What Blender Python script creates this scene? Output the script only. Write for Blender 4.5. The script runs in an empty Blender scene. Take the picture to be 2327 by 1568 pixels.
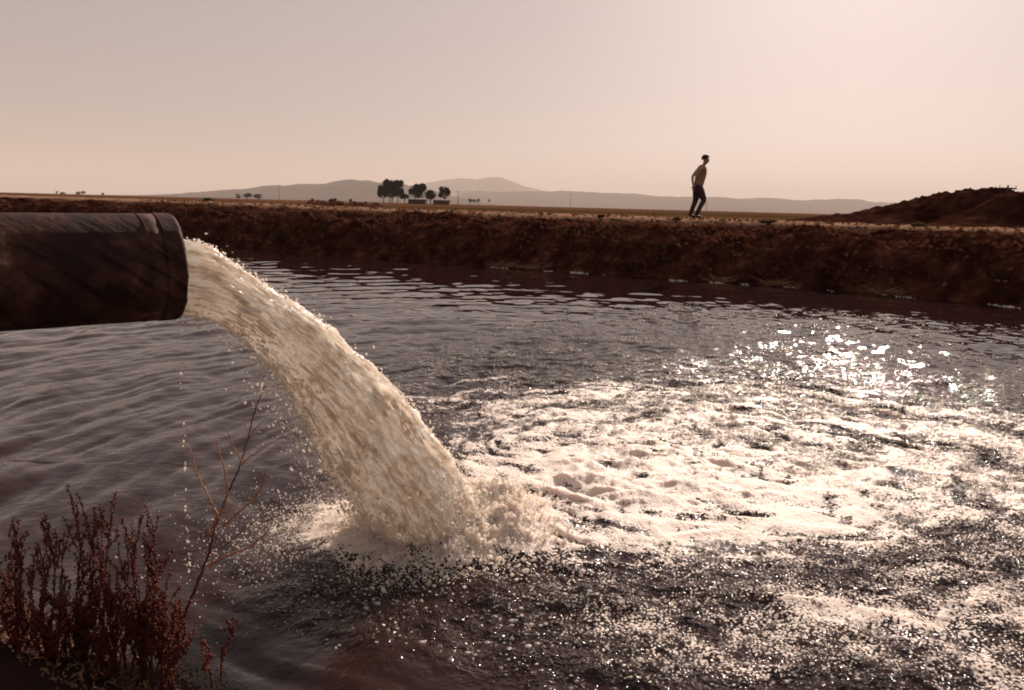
import bpy, math, random
import numpy as np
from mathutils import Vector, Matrix, Quaternion

rng = np.random.default_rng(7)
random.seed(7)
S = bpy.context.scene
COL = S.collection

# ------------------------------------------------------------------ camera
PITCH, ROLL, EYE = math.radians(9.92), math.radians(1.5), 1.8
fw = Vector((0, math.cos(PITCH), -math.sin(PITCH)))
r0 = Vector((1, 0, 0)); u0 = Vector((0, math.sin(PITCH), math.cos(PITCH)))
rt = r0 * math.cos(ROLL) + u0 * math.sin(ROLL)
up = -r0 * math.sin(ROLL) + u0 * math.cos(ROLL)
cd = bpy.data.cameras.new('camera'); cam = bpy.data.objects.new('camera', cd); COL.objects.link(cam)
cam.matrix_world = Matrix(((rt.x, up.x, -fw.x, 0), (rt.y, up.y, -fw.y, 0), (rt.z, up.z, -fw.z, EYE), (0, 0, 0, 1)))
cd.lens = 28.0; cd.sensor_width = 36.0; cd.clip_start = 0.05; cd.clip_end = 90000
S.camera = cam

def at(x, y, Y):
    """point at forward distance Y seen at (x, y) of the 2327x1568 study print"""
    d = fw + rt * ((x - 1163.5) / 1810) + up * ((784 - y) / 1810)
    return Vector((0, 0, EYE)) + d * (Y / d.y)

# ------------------------------------------------------------------ world, sun, exposure
SUN_EL, SUN_AZ = math.radians(27.5), math.radians(22.5)      # azimuth measured from +Y towards +X
w = bpy.data.worlds.new('World'); S.world = w; w.use_nodes = True
nt = w.node_tree; nt.nodes.clear()
o_ = nt.nodes.new('ShaderNodeOutputWorld'); bg = nt.nodes.new('ShaderNodeBackground')
sk = nt.nodes.new('ShaderNodeTexSky'); sk.sky_type = 'NISHITA'; sk.sun_disc = False
sk.sun_elevation = SUN_EL; sk.sun_rotation = SUN_AZ
sk.air_density = 1.0; sk.dust_density = 1.3; sk.ozone_density = 1.0; sk.altitude = 0
hs = nt.nodes.new('ShaderNodeHueSaturation'); hs.inputs['Saturation'].default_value = 0.26
mx = nt.nodes.new('ShaderNodeMix'); mx.data_type = 'RGBA'; mx.blend_type = 'MULTIPLY'; mx.inputs[0].default_value = 1
mx.inputs[7].default_value = (1.0, 0.845, 0.80, 1)
gm = nt.nodes.new('ShaderNodeGamma'); gm.inputs[1].default_value = 0.6
nt.links.new(sk.outputs[0], gm.inputs[0]); nt.links.new(gm.outputs[0], hs.inputs['Color']); nt.links.new(hs.outputs[0], mx.inputs[6])
nt.links.new(mx.outputs[2], bg.inputs[0]); nt.links.new(bg.outputs[0], o_.inputs[0])
bg.inputs[1].default_value = 0.112
sd = bpy.data.lights.new('sun', 'SUN'); sd.energy = 5.0; sd.angle = math.radians(0.53); sd.color = (1.0, 0.80, 0.66)
so = bpy.data.objects.new('sun', sd); COL.objects.link(so)
sdir = Vector((math.sin(SUN_AZ) * math.cos(SUN_EL), math.cos(SUN_AZ) * math.cos(SUN_EL), math.sin(SUN_EL)))
so.rotation_euler = sdir.to_track_quat('Z', 'Y').to_euler()
S.view_settings.view_transform = 'Standard'; S.view_settings.look = 'None'
S.view_settings.exposure = 0.48; S.view_settings.gamma = 1
S.render.engine = 'CYCLES'
S.cycles.max_bounces = 8; S.cycles.transparent_max_bounces = 8; S.cycles.volume_bounces = 1
S.cycles.sample_clamp_indirect = 6; S.cycles.filter_width = 1.9; S.cycles.caustics_reflective = False; S.cycles.caustics_refractive = False

# ------------------------------------------------------------------ numpy helpers
def _hash(ix, iy, seed):
    h = (ix.astype(np.int64) * 374761393 + iy.astype(np.int64) * 668265263 + seed * 1274126177) & 0xffffffff
    h = ((h ^ (h >> 13)) * 1274126177) & 0xffffffff
    return (h ^ (h >> 16)) & 0xffff

def pn(x, y, seed=0):
    x = np.asarray(x, float); y = np.asarray(y, float)
    xi = np.floor(x); yi = np.floor(y); fx = x - xi; fy = y - yi
    u = fx * fx * fx * (fx * (fx * 6 - 15) + 10); v = fy * fy * fy * (fy * (fy * 6 - 15) + 10)
    def g(dx, dy):
        a = _hash(xi + dx, yi + dy, seed) * (2 * np.pi / 65536)
        return np.cos(a) * (fx - dx) + np.sin(a) * (fy - dy)
    a = g(0, 0) * (1 - u) + g(1, 0) * u; b = g(0, 1) * (1 - u) + g(1, 1) * u
    return (a * (1 - v) + b * v) * 1.4

def fbm(x, y, o=4, seed=0, gain=.5):
    s = 0; a = 1; t = 0
    for i in range(o):
        s = s + a * pn(x * 2 ** i, y * 2 ** i, seed + i * 17); t += a; a *= gain
    return s / t

def ridge(x, y, o=4, seed=0):
    s = 0; a = 1; t = 0
    for i in range(o):
        s = s + a * (1 - np.abs(pn(x * 2 ** i, y * 2 ** i, seed + i * 13)) * 2); t += a; a *= .5
    return s / t

def sstep(a, b, x):
    t = np.clip((x - a) / (b - a), 0, 1); return t * t * (3 - 2 * t)

def mesh(name, V, Fc, mat=None, parent=None, smooth=True, attrs=None):
    V = np.asarray(V, np.float32); me = bpy.data.meshes.new(name)
    if isinstance(Fc, np.ndarray): Fc = [Fc]
    me.vertices.add(len(V)); me.vertices.foreach_set('co', V.ravel())
    li = np.concatenate([f.ravel() for f in Fc]).astype(np.int32)
    tot = np.concatenate([np.full(len(f), f.shape[1]) for f in Fc]).astype(np.int32)
    st = np.concatenate([[0], np.cumsum(tot)[:-1]]).astype(np.int32)
    me.loops.add(len(li)); me.loops.foreach_set('vertex_index', li)
    me.polygons.add(len(tot)); me.polygons.foreach_set('loop_start', st); me.polygons.foreach_set('loop_total', tot)
    me.polygons.foreach_set('use_smooth', np.full(len(tot), smooth))
    for k, a in (attrs or {}).items():
        at_ = me.attributes.new(k, 'FLOAT', 'POINT'); at_.data.foreach_set('value', np.asarray(a, np.float32).ravel())
    me.update(calc_edges=True); me.validate()
    if mat: me.materials.append(mat)
    ob = bpy.data.objects.new(name, me); COL.objects.link(ob)
    if parent: ob.parent = parent
    return ob

def gridf(n, m, wrap=False):
    i = np.arange(n - 1)[:, None]; j = np.arange(m if wrap else m - 1)[None]
    a = i * m + j; b = i * m + (j + 1) % m
    return np.stack([a, b, b + m, a + m], -1).reshape(-1, 4)

class Geo:
    """collects tubes, blobs and polygons that become ONE mesh"""
    def __init__(s): s.V = []; s.Q = []; s.T = []; s.n = 0
    def add(s, V, Q=None, T=None):
        if Q is not None and len(Q): s.Q.append(np.asarray(Q) + s.n)
        if T is not None and len(T): s.T.append(np.asarray(T) + s.n)
        s.V.append(np.asarray(V, float)); s.n += len(V)
    def tube(s, P, R, seg=6, cap=True):
        P = np.array([tuple(p) for p in P], float); n = len(P); R = np.broadcast_to(R, n)
        T = np.gradient(P, axis=0); T /= np.linalg.norm(T, axis=1)[:, None] + 1e-9
        ref = np.array([0, 0, 1.]) if abs(T[:, 2]).mean() < .8 else np.array([0, 1., 0])
        A = np.cross(T, ref); A /= np.linalg.norm(A, axis=1)[:, None] + 1e-9; B = np.cross(T, A)
        th = np.linspace(0, 2 * np.pi, seg, endpoint=False)
        V = P[:, None] + R[:, None, None] * (np.cos(th)[None, :, None] * A[:, None] + np.sin(th)[None, :, None] * B[:, None])
        V = V.reshape(-1, 3); Q = gridf(n, seg, True)
        if cap:
            V = np.vstack([V, P[0], P[-1]]); k = np.arange(seg)
            T1 = np.stack([(k + 1) % seg, k, np.full(seg, n * seg)], 1)
            T2 = np.stack([k + (n - 1) * seg, (k + 1) % seg + (n - 1) * seg, np.full(seg, n * seg + 1)], 1)
            s.add(V, Q, np.vstack([T1, T2]))
        else: s.add(V, Q)
    def blobs(s, C, Rad, sub=0):
        """C (n,3) centres, Rad (n,3,3) axes matrix rows"""
        bv, bf = ICO[sub]
        V = C[:, None] + np.einsum('vk,nkj->nvj', bv, Rad)
        Fc = bf[None] + (np.arange(len(C)) * len(bv))[:, None, None]
        s.add(V.reshape(-1, 3), None, Fc.reshape(-1, 3))
    def box(s, lo, hi):
        x0, y0, z0 = lo; x1, y1, z1 = hi
        V = [(x0, y0, z0), (x1, y0, z0), (x1, y1, z0), (x0, y1, z0), (x0, y0, z1), (x1, y0, z1), (x1, y1, z1), (x0, y1, z1)]
        s.add(V, [(0, 3, 2, 1), (4, 5, 6, 7), (0, 1, 5, 4), (1, 2, 6, 5), (2, 3, 7, 6), (3, 0, 4, 7)])
    def build(s, name, mat=None, parent=None, smooth=True):
        Fc = []
        if s.Q: Fc.append(np.vstack(s.Q))
        if s.T: Fc.append(np.vstack(s.T))
        return mesh(name, np.vstack(s.V), Fc, mat, parent, smooth)

def _ico():
    t = (1 + 5 ** .5) / 2
    v = np.array([(-1, t, 0), (1, t, 0), (-1, -t, 0), (1, -t, 0), (0, -1, t), (0, 1, t), (0, -1, -t), (0, 1, -t), (t, 0, -1), (t, 0, 1), (-t, 0, -1), (-t, 0, 1)])
    v = v / np.linalg.norm(v[0])
    f = np.array([(0, 11, 5), (0, 5, 1), (0, 1, 7), (0, 7, 10), (0, 10, 11), (1, 5, 9), (5, 11, 4), (11, 10, 2), (10, 7, 6), (7, 1, 8), (3, 9, 4), (3, 4, 2), (3, 2, 6), (3, 6, 8), (3, 8, 9), (4, 9, 5), (2, 4, 11), (6, 2, 10), (8, 6, 7), (9, 8, 1)])
    out = {0: (v, f)}
    for k in (1, 2):
        V = list(map(tuple, v)); F2 = []; c = {}
        def mid(a, b):
            q = (min(a, b), max(a, b))
            if q not in c:
                m = (np.array(V[a]) + np.array(V[b])) / 2; V.append(tuple(m / np.linalg.norm(m))); c[q] = len(V) - 1
            return c[q]
        for a, b, d in f:
            ab, bd, da = mid(a, b), mid(b, d), mid(d, a); F2 += [(a, ab, da), (b, bd, ab), (d, da, bd), (ab, bd, da)]
        v, f = np.array(V), np.array(F2); out[k] = (v, f)
    return out
ICO = _ico()
ov = np.array([(1, 0, 0), (-1, 0, 0), (0, 1, 0), (0, -1, 0), (0, 0, 1), (0, 0, -1)], float)
ICO[-1] = (ov, np.array([(0, 2, 4), (2, 1, 4), (1, 3, 4), (3, 0, 4), (2, 0, 5), (1, 2, 5), (3, 1, 5), (0, 3, 5)]))

def iso(n, r): return np.eye(3)[None] * np.asarray(r).reshape(-1, 1, 1) * np.ones((n, 1, 1))

def tag(o, label=None, cat=None, group=None, kind=None):
    if label: o['label'] = label
    if cat: o['category'] = cat
    if group: o['group'] = group
    if kind: o['kind'] = kind
    return o

def empty(name, loc, rz=0):
    o = bpy.data.objects.new(name, None); COL.objects.link(o); o.location = loc; o.rotation_euler = (0, 0, rz); o.empty_display_size = .1
    return o

# ------------------------------------------------------------------ materials
def newmat(name):
    m = bpy.data.materials.new(name); m.use_nodes = True; n = m.node_tree; n.nodes.clear()
    out = n.nodes.new('ShaderNodeOutputMaterial'); return m, n, out

def N(n, t, **k):
    x = n.nodes.new(t)
    for a, b in k.items():
        if a.startswith('_'): setattr(x, a[1:], b)
        else: x.inputs[a.replace('_', ' ')].default_value = b
    return x

def ramp(n, fac, stops):
    r = n.nodes.new('ShaderNodeValToRGB'); el = r.color_ramp.elements
    while len(el) < len(stops): el.new(.5)
    for e, (p, c) in zip(el, stops): e.position = p; e.color = (*c, 1) if len(c) == 3 else c
    n.links.new(fac, r.inputs[0]); return r.outputs[0]

def math_(n, op, a, b=None, clamp=False):
    m = n.nodes.new('ShaderNodeMath'); m.operation = op; m.use_clamp = clamp
    for i, v in enumerate((a, b)):
        if v is None: continue
        if isinstance(v, (int, float)): m.inputs[i].default_value = v
        else: n.links.new(v, m.inputs[i])
    return m.outputs[0]

def noisy(name, c1, c2, scale=5, rough=.9, bump=.3, bdist=.02, bscale=None, c3=None, spec=.3, stretch=None, translucent=0):
    m, n, out = newmat(name)
    tc = N(n, 'ShaderNodeTexCoord'); vec = tc.outputs['Object']
    if stretch:
        mp = N(n, 'ShaderNodeMapping'); mp.inputs['Scale'].default_value = stretch; n.links.new(vec, mp.inputs[0]); vec = mp.outputs[0]
    t = N(n, 'ShaderNodeTexNoise', Scale=scale, Detail=8.0, Roughness=.65); n.links.new(vec, t.inputs['Vector'])
    st = [(.32, c1), (.68, c2)] if c3 is None else [(.3, c1), (.5, c2), (.7, c3)]
    c = ramp(n, t.outputs['Fac'], st)
    b = N(n, 'ShaderNodeTexNoise', Scale=bscale or scale * 4, Detail=6.0, Roughness=.7); n.links.new(vec, b.inputs['Vector'])
    bp = N(n, 'ShaderNodeBump', Strength=bump, Distance=bdist); n.links.new(b.outputs['Fac'], bp.inputs['Height'])
    p = N(n, 'ShaderNodeBsdfPrincipled', Roughness=rough); p.inputs['Specular IOR Level'].default_value = spec
    n.links.new(c, p.inputs['Base Color']); n.links.new(bp.outputs[0], p.inputs['Normal'])
    sh = p.outputs[0]
    if translucent:
        tr = N(n, 'ShaderNodeBsdfTranslucent'); n.links.new(c, tr.inputs[0])
        ms = N(n, 'ShaderNodeMixShader'); ms.inputs[0].default_value = translucent
        n.links.new(sh, ms.inputs[1]); n.links.new(tr.outputs[0], ms.inputs[2]); sh = ms.outputs[0]
    n.links.new(sh, out.inputs[0]); return m

M = {}
M['soil'] = noisy('bank_soil', (.035, .013, .010), (.20, .095, .055), 1.6, .95, .8, .06, 9, c3=(.11, .045, .028), spec=0)
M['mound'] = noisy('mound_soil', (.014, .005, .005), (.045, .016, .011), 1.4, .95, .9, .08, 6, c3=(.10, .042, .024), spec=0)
M['nearbank'] = noisy('near_bank_soil', (.02, .009, .009), (.05, .022, .018), 3, .95, .8, .03, 20, spec=.1)
M['hill1'] = noisy('hill_rock', (.05, .035, .035), (.09, .06, .055), .0006, .95, .3, 30, .004, spec=0)
M['dry'] = noisy('dry_weed', (.045, .014, .010), (.20, .085, .042), 6, .8, .1, .01, translucent=.35, spec=.1)
M['green'] = noisy('green_weed', (.03, .028, .012), (.10, .085, .03), 6, .8, .1, .01, translucent=.35, spec=.1)
M['leaf'] = noisy('tree_leaf', (.018, .012, .008), (.06, .045, .022), .5, .8, .1, .01, translucent=.15, spec=.1)
M['bark'] = noisy('tree_bark', (.03, .018, .014), (.07, .04, .03), 3, .9, .3, .02)
M['shed'] = noisy('shed_wall', (.03, .015, .015), (.06, .035, .03), 1, .9, .1, .02)
M['shedroof'] = noisy('shed_roof', (.09, .06, .05), (.15, .10, .08), .5, .6, .1, .02)
M['pole'] = noisy('pole_wood', (.04, .025, .02), (.08, .05, .04), 3, .9, .1, .02)
M['twig'] = noisy('twig_bark', (.30, .09, .04), (.62, .32, .13), 9, .6, .2, .002, 60, spec=.3)
M['twigdark'] = noisy('dark_twig_bark', (.05, .012, .01), (.12, .04, .025), 9, .6, .2, .002, 60, spec=.3)
M['glass_stem'] = noisy('weed_stem', (.035, .008, .008), (.10, .025, .016), 12, .7, .1, .002, 60)
M['bead'] = noisy('weed_bead', (.022, .004, .006), (.22, .045, .022), 22, .6, .2, .001, 90, c3=(.12, .011, .013), translucent=.18, spec=.4)
M['skin'] = noisy('skin', (.30, .16, .10), (.36, .20, .13), 5, .55, .05, .002)
M['hair'] = noisy('hair', (.02, .01, .008), (.035, .018, .012), 30, .7, .3, .004)
M['trousers'] = noisy('trousers_cloth', (.045, .022, .026), (.075, .04, .045), 14, .9, .3, .004)
M['shoe'] = noisy('shoe_leather', (.03, .015, .012), (.05, .025, .02), 14, .6, .1, .002)
M['debris'] = noisy('debris', (.10, .045, .025), (.38, .22, .11), 3, .8, .3, .01, 30, spec=.4)

# pipe steel
def pipe_mat():
    m, n, out = newmat('rusty_steel')
    tc = N(n, 'ShaderNodeTexCoord')
    t = N(n, 'ShaderNodeTexNoise', Scale=3.0, Detail=10.0, Roughness=.7); n.links.new(tc.outputs['Object'], t.inputs['Vector'])
    c = ramp(n, t.outputs['Fac'], [(.3, (.014, .005, .006)), (.46, (.038, .014, .011)), (.57, (.09, .040, .026)), (.68, (.42, .25, .16))])
    # oblique scratches and drip stains run round the shell
    mp = N(n, 'ShaderNodeMapping'); mp.inputs['Scale'].default_value = (3, 7, 26)
    mq = N(n, 'ShaderNodeMapping'); mq.inputs['Rotation'].default_value = (0, math.radians(-38), 0)
    n.links.new(tc.outputs['Object'], mq.inputs[0]); n.links.new(mq.outputs[0], mp.inputs[0])
    t2 = N(n, 'ShaderNodeTexNoise', Scale=1.0, Detail=5.0, Roughness=.6); n.links.new(mp.outputs[0], t2.inputs['Vector'])
    sc = ramp(n, t2.outputs['Fac'], [(.36, (.2, .15, .15)), (.50, (1, 1, 1))])
    mm = N(n, 'ShaderNodeMix', _data_type='RGBA', _blend_type='MULTIPLY'); mm.inputs[0].default_value = .85
    n.links.new(c, mm.inputs[6]); n.links.new(sc, mm.inputs[7])
    ad = math_(n, 'ADD', t.outputs['Fac'], math_(n, 'MULTIPLY', t2.outputs['Fac'], .7))
    bp = N(n, 'ShaderNodeBump', Strength=1.0, Distance=.012); n.links.new(ad, bp.inputs['Height'])
    p = N(n, 'ShaderNodeBsdfPrincipled', Roughness=.75); p.inputs['Specular IOR Level'].default_value = .2
    n.links.new(mm.outputs[2], p.inputs['Base Color']); n.links.new(bp.outputs[0], p.inputs['Normal']); n.links.new(p.outputs[0], out.inputs[0])
    return m
M['pipe'] = pipe_mat()

def fields_mat():
    m, n, out = newmat('farmland')
    tc = N(n, 'ShaderNodeTexCoord')
    mp = N(n, 'ShaderNodeMapping'); mp.inputs['Rotation'].default_value = (0, 0, math.radians(30)); mp.inputs['Scale'].default_value = (.004, .05, 1)
    n.links.new(tc.outputs['Object'], mp.inputs[0])
    t = N(n, 'ShaderNodeTexNoise', Scale=1.0, Detail=3.0, Roughness=.5); n.links.new(mp.outputs[0], t.inputs['Vector'])
    c = ramp(n, t.outputs['Fac'], [(.36, (.10, .085, .03)), (.46, (.34, .19, .10)), (.54, (.16, .065, .035)), (.64, (.40, .27, .15))])
    t2 = N(n, 'ShaderNodeTexNoise', Scale=1.5, Detail=8.0, Roughness=.7); n.links.new(tc.outputs['Object'], t2.inputs['Vector'])
    f = ramp(n, t2.outputs['Fac'], [(.3, (.45, .4, .4)), (.6, (1, 1, 1))])
    mm = N(n, 'ShaderNodeMix', _data_type='RGBA', _blend_type='MULTIPLY'); mm.inputs[0].default_value = 1
    n.links.new(c, mm.inputs[6]); n.links.new(f, mm.inputs[7])
    bp = N(n, 'ShaderNodeBump', Strength=.6, Distance=.05); n.links.new(t2.outputs['Fac'], bp.inputs['Height'])
    p = N(n, 'ShaderNodeBsdfPrincipled', Roughness=1.0); p.inputs['Specular IOR Level'].default_value = 0
    n.links.new(mm.outputs[2], p.inputs['Base Color']); n.links.new(bp.outputs[0], p.inputs['Normal']); n.links.new(p.outputs[0], out.inputs[0])
    return m
M['fields'] = fields_mat()

def water_mat():
    m, n, out = newmat('canal_water')
    tc = N(n, 'ShaderNodeTexCoord'); obj = tc.outputs['Object']
    af = N(n, 'ShaderNodeAttribute', _attribute_name='foam'); ab = N(n, 'ShaderNodeAttribute', _attribute_name='bubble')
    ac = N(n, 'ShaderNodeAttribute', _attribute_name='chop')
    # turbid water
    n1 = N(n, 'ShaderNodeTexNoise', Scale=10.0, Detail=3.0, Roughness=.6); n.links.new(obj, n1.inputs['Vector'])
    vo = N(n, 'ShaderNodeTexVoronoi', Scale=75.0); vo.inputs['Randomness'].default_value = 1; n.links.new(obj, vo.inputs['Vector'])
    dome = math_(n, 'SUBTRACT', 1.0, math_(n, 'POWER', vo.outputs['Distance'], 2.0))
    h = math_(n, 'ADD', math_(n, 'MULTIPLY', math_(n, 'MULTIPLY', n1.outputs['Fac'], ac.outputs['Fac']), .07),
              math_(n, 'MULTIPLY', math_(n, 'MULTIPLY', dome, ab.outputs['Fac']), .006))
    n3_ = N(n, 'ShaderNodeTexNoise', Scale=38.0, Detail=2.0, Roughness=.5); n.links.new(obj, n3_.inputs['Vector'])
    h = math_(n, 'ADD', h, math_(n, 'MULTIPLY', math_(n, 'MULTIPLY', n3_.outputs['Fac'], ab.outputs['Fac']), .016))
    bp = N(n, 'ShaderNodeBump', Strength=1.0, Distance=1.0); n.links.new(h, bp.inputs['Height'])
    pw = N(n, 'ShaderNodeBsdfPrincipled', Roughness=.035, IOR=1.333); pw.inputs['Specular IOR Level'].default_value = .42; pw.inputs['Base Color'].default_value = (.022, .009, .009, 1)
    n.links.new(bp.outputs[0], pw.inputs['Normal'])
    # foam
    n2 = N(n, 'ShaderNodeTexNoise', Scale=16.0, Detail=8.0, Roughness=.72); n.links.new(obj, n2.inputs['Vector'])
    v2 = N(n, 'ShaderNodeTexVoronoi', Scale=70.0); n.links.new(obj, v2.inputs['Vector'])
    fh = math_(n, 'ADD', math_(n, 'MULTIPLY', n2.outputs['Fac'], .03), math_(n, 'MULTIPLY', math_(n, 'SUBTRACT', 1.0, v2.outputs['Distance']), .008))
    bf = N(n, 'ShaderNodeBump', Strength=.8, Distance=1.0); n.links.new(fh, bf.inputs['Height'])
    pf = N(n, 'ShaderNodeBsdfPrincipled', Roughness=.42, IOR=1.33); pf.inputs['Base Color'].default_value = (.84, .75, .69, 1)
    pf.inputs['Subsurface Weight'].default_value = 1.0; pf.inputs['Subsurface Radius'].default_value = (.05, .042, .036); pf.inputs['Subsurface Scale'].default_value = 1
    n.links.new(bf.outputs[0], pf.inputs['Normal'])
    k = math_(n, 'ADD', af.outputs['Fac'], math_(n, 'MULTIPLY', math_(n, 'SUBTRACT', n2.outputs['Fac'], .5), 1.45))
    k = math_(n, 'ADD', k, math_(n, 'MULTIPLY', math_(n, 'SUBTRACT', .45, v2.outputs['Distance']), .35))
    k = math_(n, 'ADD', k, math_(n, 'MULTIPLY', ab.outputs['Fac'], math_(n, 'MULTIPLY', math_(n, 'SUBTRACT', .36, v2.outputs['Distance']), .8)))
    mr = N(n, 'ShaderNodeMapRange', _interpolation_type='SMOOTHSTEP'); mr.inputs['From Min'].default_value = .42; mr.inputs['From Max'].default_value = .62
    n.links.new(k, mr.inputs['Value'])
    ms = N(n, 'ShaderNodeMixShader'); n.links.new(mr.outputs[0], ms.inputs[0]); n.links.new(pw.outputs[0], ms.inputs[1]); n.links.new(pf.outputs[0], ms.inputs[2])
    n.links.new(ms.outputs[0], out.inputs[0]); return m
M['water'] = water_mat()

def jet_mat(name, col, sss=.06, rough=.25, bsc=(30, 30, 9), bst=.9, mixglass=0.0):
    m, n, out = newmat(name)
    tc = N(n, 'ShaderNodeTexCoord')
    t = N(n, 'ShaderNodeTexNoise', Scale=28.0, Detail=5.0, Roughness=.6); n.links.new(tc.outputs['Object'], t.inputs['Vector'])
    bp = N(n, 'ShaderNodeBump', Strength=bst, Distance=.02); n.links.new(t.outputs['Fac'], bp.inputs['Height'])
    p = N(n, 'ShaderNodeBsdfPrincipled', Roughness=rough, IOR=1.33); p.inputs['Base Color'].default_value = (*col, 1)
    p.inputs['Subsurface Weight'].default_value = 1; p.inputs['Subsurface Radius'].default_value = (1, .85, .7); p.inputs['Subsurface Scale'].default_value = sss
    n.links.new(bp.outputs[0], p.inputs['Normal']); sh = p.outputs[0]
    if mixglass:
        tr = N(n, 'ShaderNodeBsdfTranslucent'); tr.inputs[0].default_value = (.99, .94, .88, 1)
        ms = N(n, 'ShaderNodeMixShader'); ms.inputs[0].default_value = mixglass
        n.links.new(sh, ms.inputs[1]); n.links.new(tr.outputs[0], ms.inputs[2]); sh = ms.outputs[0]
    n.links.new(sh, out.inputs[0]); return m
def stream_mat():
    m, n, out = newmat('aerated_water')
    fa = N(n, 'ShaderNodeAttribute', _attribute_name='along'); fv = N(n, 'ShaderNodeAttribute', _attribute_name='across'); fw_ = N(n, 'ShaderNodeAttribute', _attribute_name='across_b')
    cx = N(n, 'ShaderNodeCombineXYZ'); n.links.new(fa.outputs['Fac'], cx.inputs[0]); n.links.new(fv.outputs['Fac'], cx.inputs[1]); n.links.new(fw_.outputs['Fac'], cx.inputs[2])
    def noise(sc, st, det):
        mp = N(n, 'ShaderNodeMapping'); mp.inputs['Scale'].default_value = (st, 1, 1); n.links.new(cx.outputs[0], mp.inputs[0])
        t = N(n, 'ShaderNodeTexNoise', Scale=sc, Detail=det, Roughness=.6); n.links.new(mp.outputs[0], t.inputs['Vector']); return t.outputs['Fac']
    big = noise(9, .65, 3); fine = noise(34, .55, 3); streak = noise(62, .28, 2)
    # air content varies along the stream: clear grey-brown tongues between milky ones
    air = math_(n, 'ADD', math_(n, 'MULTIPLY', big, .8), math_(n, 'MULTIPLY', fine, .45))
    c = ramp(n, air, [(.49, (.60, .51, .43)), (.60, (.90, .84, .76)), (.68, (.99, .98, .95))])
    h = math_(n, 'ADD', math_(n, 'MULTIPLY', fine, .018), math_(n, 'MULTIPLY', streak, .006))
    bp = N(n, 'ShaderNodeBump', Strength=.9, Distance=1.0); n.links.new(h, bp.inputs['Height'])
    p = N(n, 'ShaderNodeBsdfPrincipled', Roughness=.14, IOR=1.33); n.links.new(c, p.inputs['Base Color'])
    p.inputs['Subsurface Weight'].default_value = .9; p.inputs['Subsurface Radius'].default_value = (1, .85, .7); p.inputs['Subsurface Scale'].default_value = .16
    n.links.new(bp.outputs[0], p.inputs['Normal'])
    tr = N(n, 'ShaderNodeBsdfTranslucent'); n.links.new(c, tr.inputs[0]); n.links.new(bp.outputs[0], tr.inputs['Normal'])
    ms = N(n, 'ShaderNodeMixShader'); ms.inputs[0].default_value = .60
    n.links.new(p.outputs[0], ms.inputs[1]); n.links.new(tr.outputs[0], ms.inputs[2]); n.links.new(ms.outputs[0], out.inputs[0]); return m
M['jet'] = stream_mat()
M['drop'] = jet_mat('spray_water', (.98, .93, .87), .01, .12, bst=0, mixglass=.55)
m_, n_, out_ = newmat('bubble_film')
p_ = N(n_, 'ShaderNodeBsdfPrincipled', Roughness=.15, IOR=1.4); p_.inputs['Base Color'].default_value = (.04, .02, .02, 1)
t_ = N(n_, 'ShaderNodeBsdfTransparent'); x_ = N(n_, 'ShaderNodeMixShader'); x_.inputs[0].default_value = .28
n_.links.new(t_.outputs[0], x_.inputs[1]); n_.links.new(p_.outputs[0], x_.inputs[2])
n_.links.new(x_.outputs[0], out_.inputs[0]); M['bubble'] = m_

# ------------------------------------------------------------------ terrain shape
SX = np.array([-60000, -40, -11, -6, -.1, 5.4, 9.2, 10.5, 16, 25, 60000.])
SY = np.array([36040, 47.5, 30.3, 26.9, 23.2, 20.65, 17.8, 16.5, 12.8, 7.4, -36000.])
def shore(x):
    x = np.asarray(x, float)
    s = sum(np.interp(x + k, SX, SY) for k in (-.8, -.4, 0, .4, .8)) / 5
    near = np.exp(-(x / 30) ** 2)
    return s + near * (.45 * pn(x * .35, x * 0 + 3.1, 5) + .22 * pn(x * 1.1, x * 0 + 7.7, 6) + .1 * pn(x * 3, x * 0, 8))
CA = .87
def bank_z(x, d):
    """height of the far side at distance d back from the waterline"""
    top = 1.28 + .0 * x
    z = np.interp(d, [-3, 0, .25, .9, 1.6, 2.5, 3.6, 5.5, 9, 16, 60, 400, 1e5], [-.9, -.02, .18, .75, 1.12, 1.36, 1.5, 1.56, 1.5, 1.42, 1.38, 1.36, 1.36])
    lf = sstep(-5, -14, x); z = z + lf * sstep(.5, 3, d) * sstep(60, 12, d) * .07
    f = sstep(-.2, .8, d) * sstep(30, 6, d)
    X, Y = x, d
    rough = .20 * fbm(X * .7, Y * .9, 4, 21) + .10 * ridge(X * 1.6, Y * 1.8, 3, 31) - .05
    face = sstep(.1, .8, d) * sstep(4.0, 2.0, d)
    z = z + f * rough * (.22 + 1.15 * face)
    z = z + sstep(2, 3.5, d) * sstep(14, 5, d) * .035 * fbm(X * 2.5, Y * 2.5, 3, 77)
    return z

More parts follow.
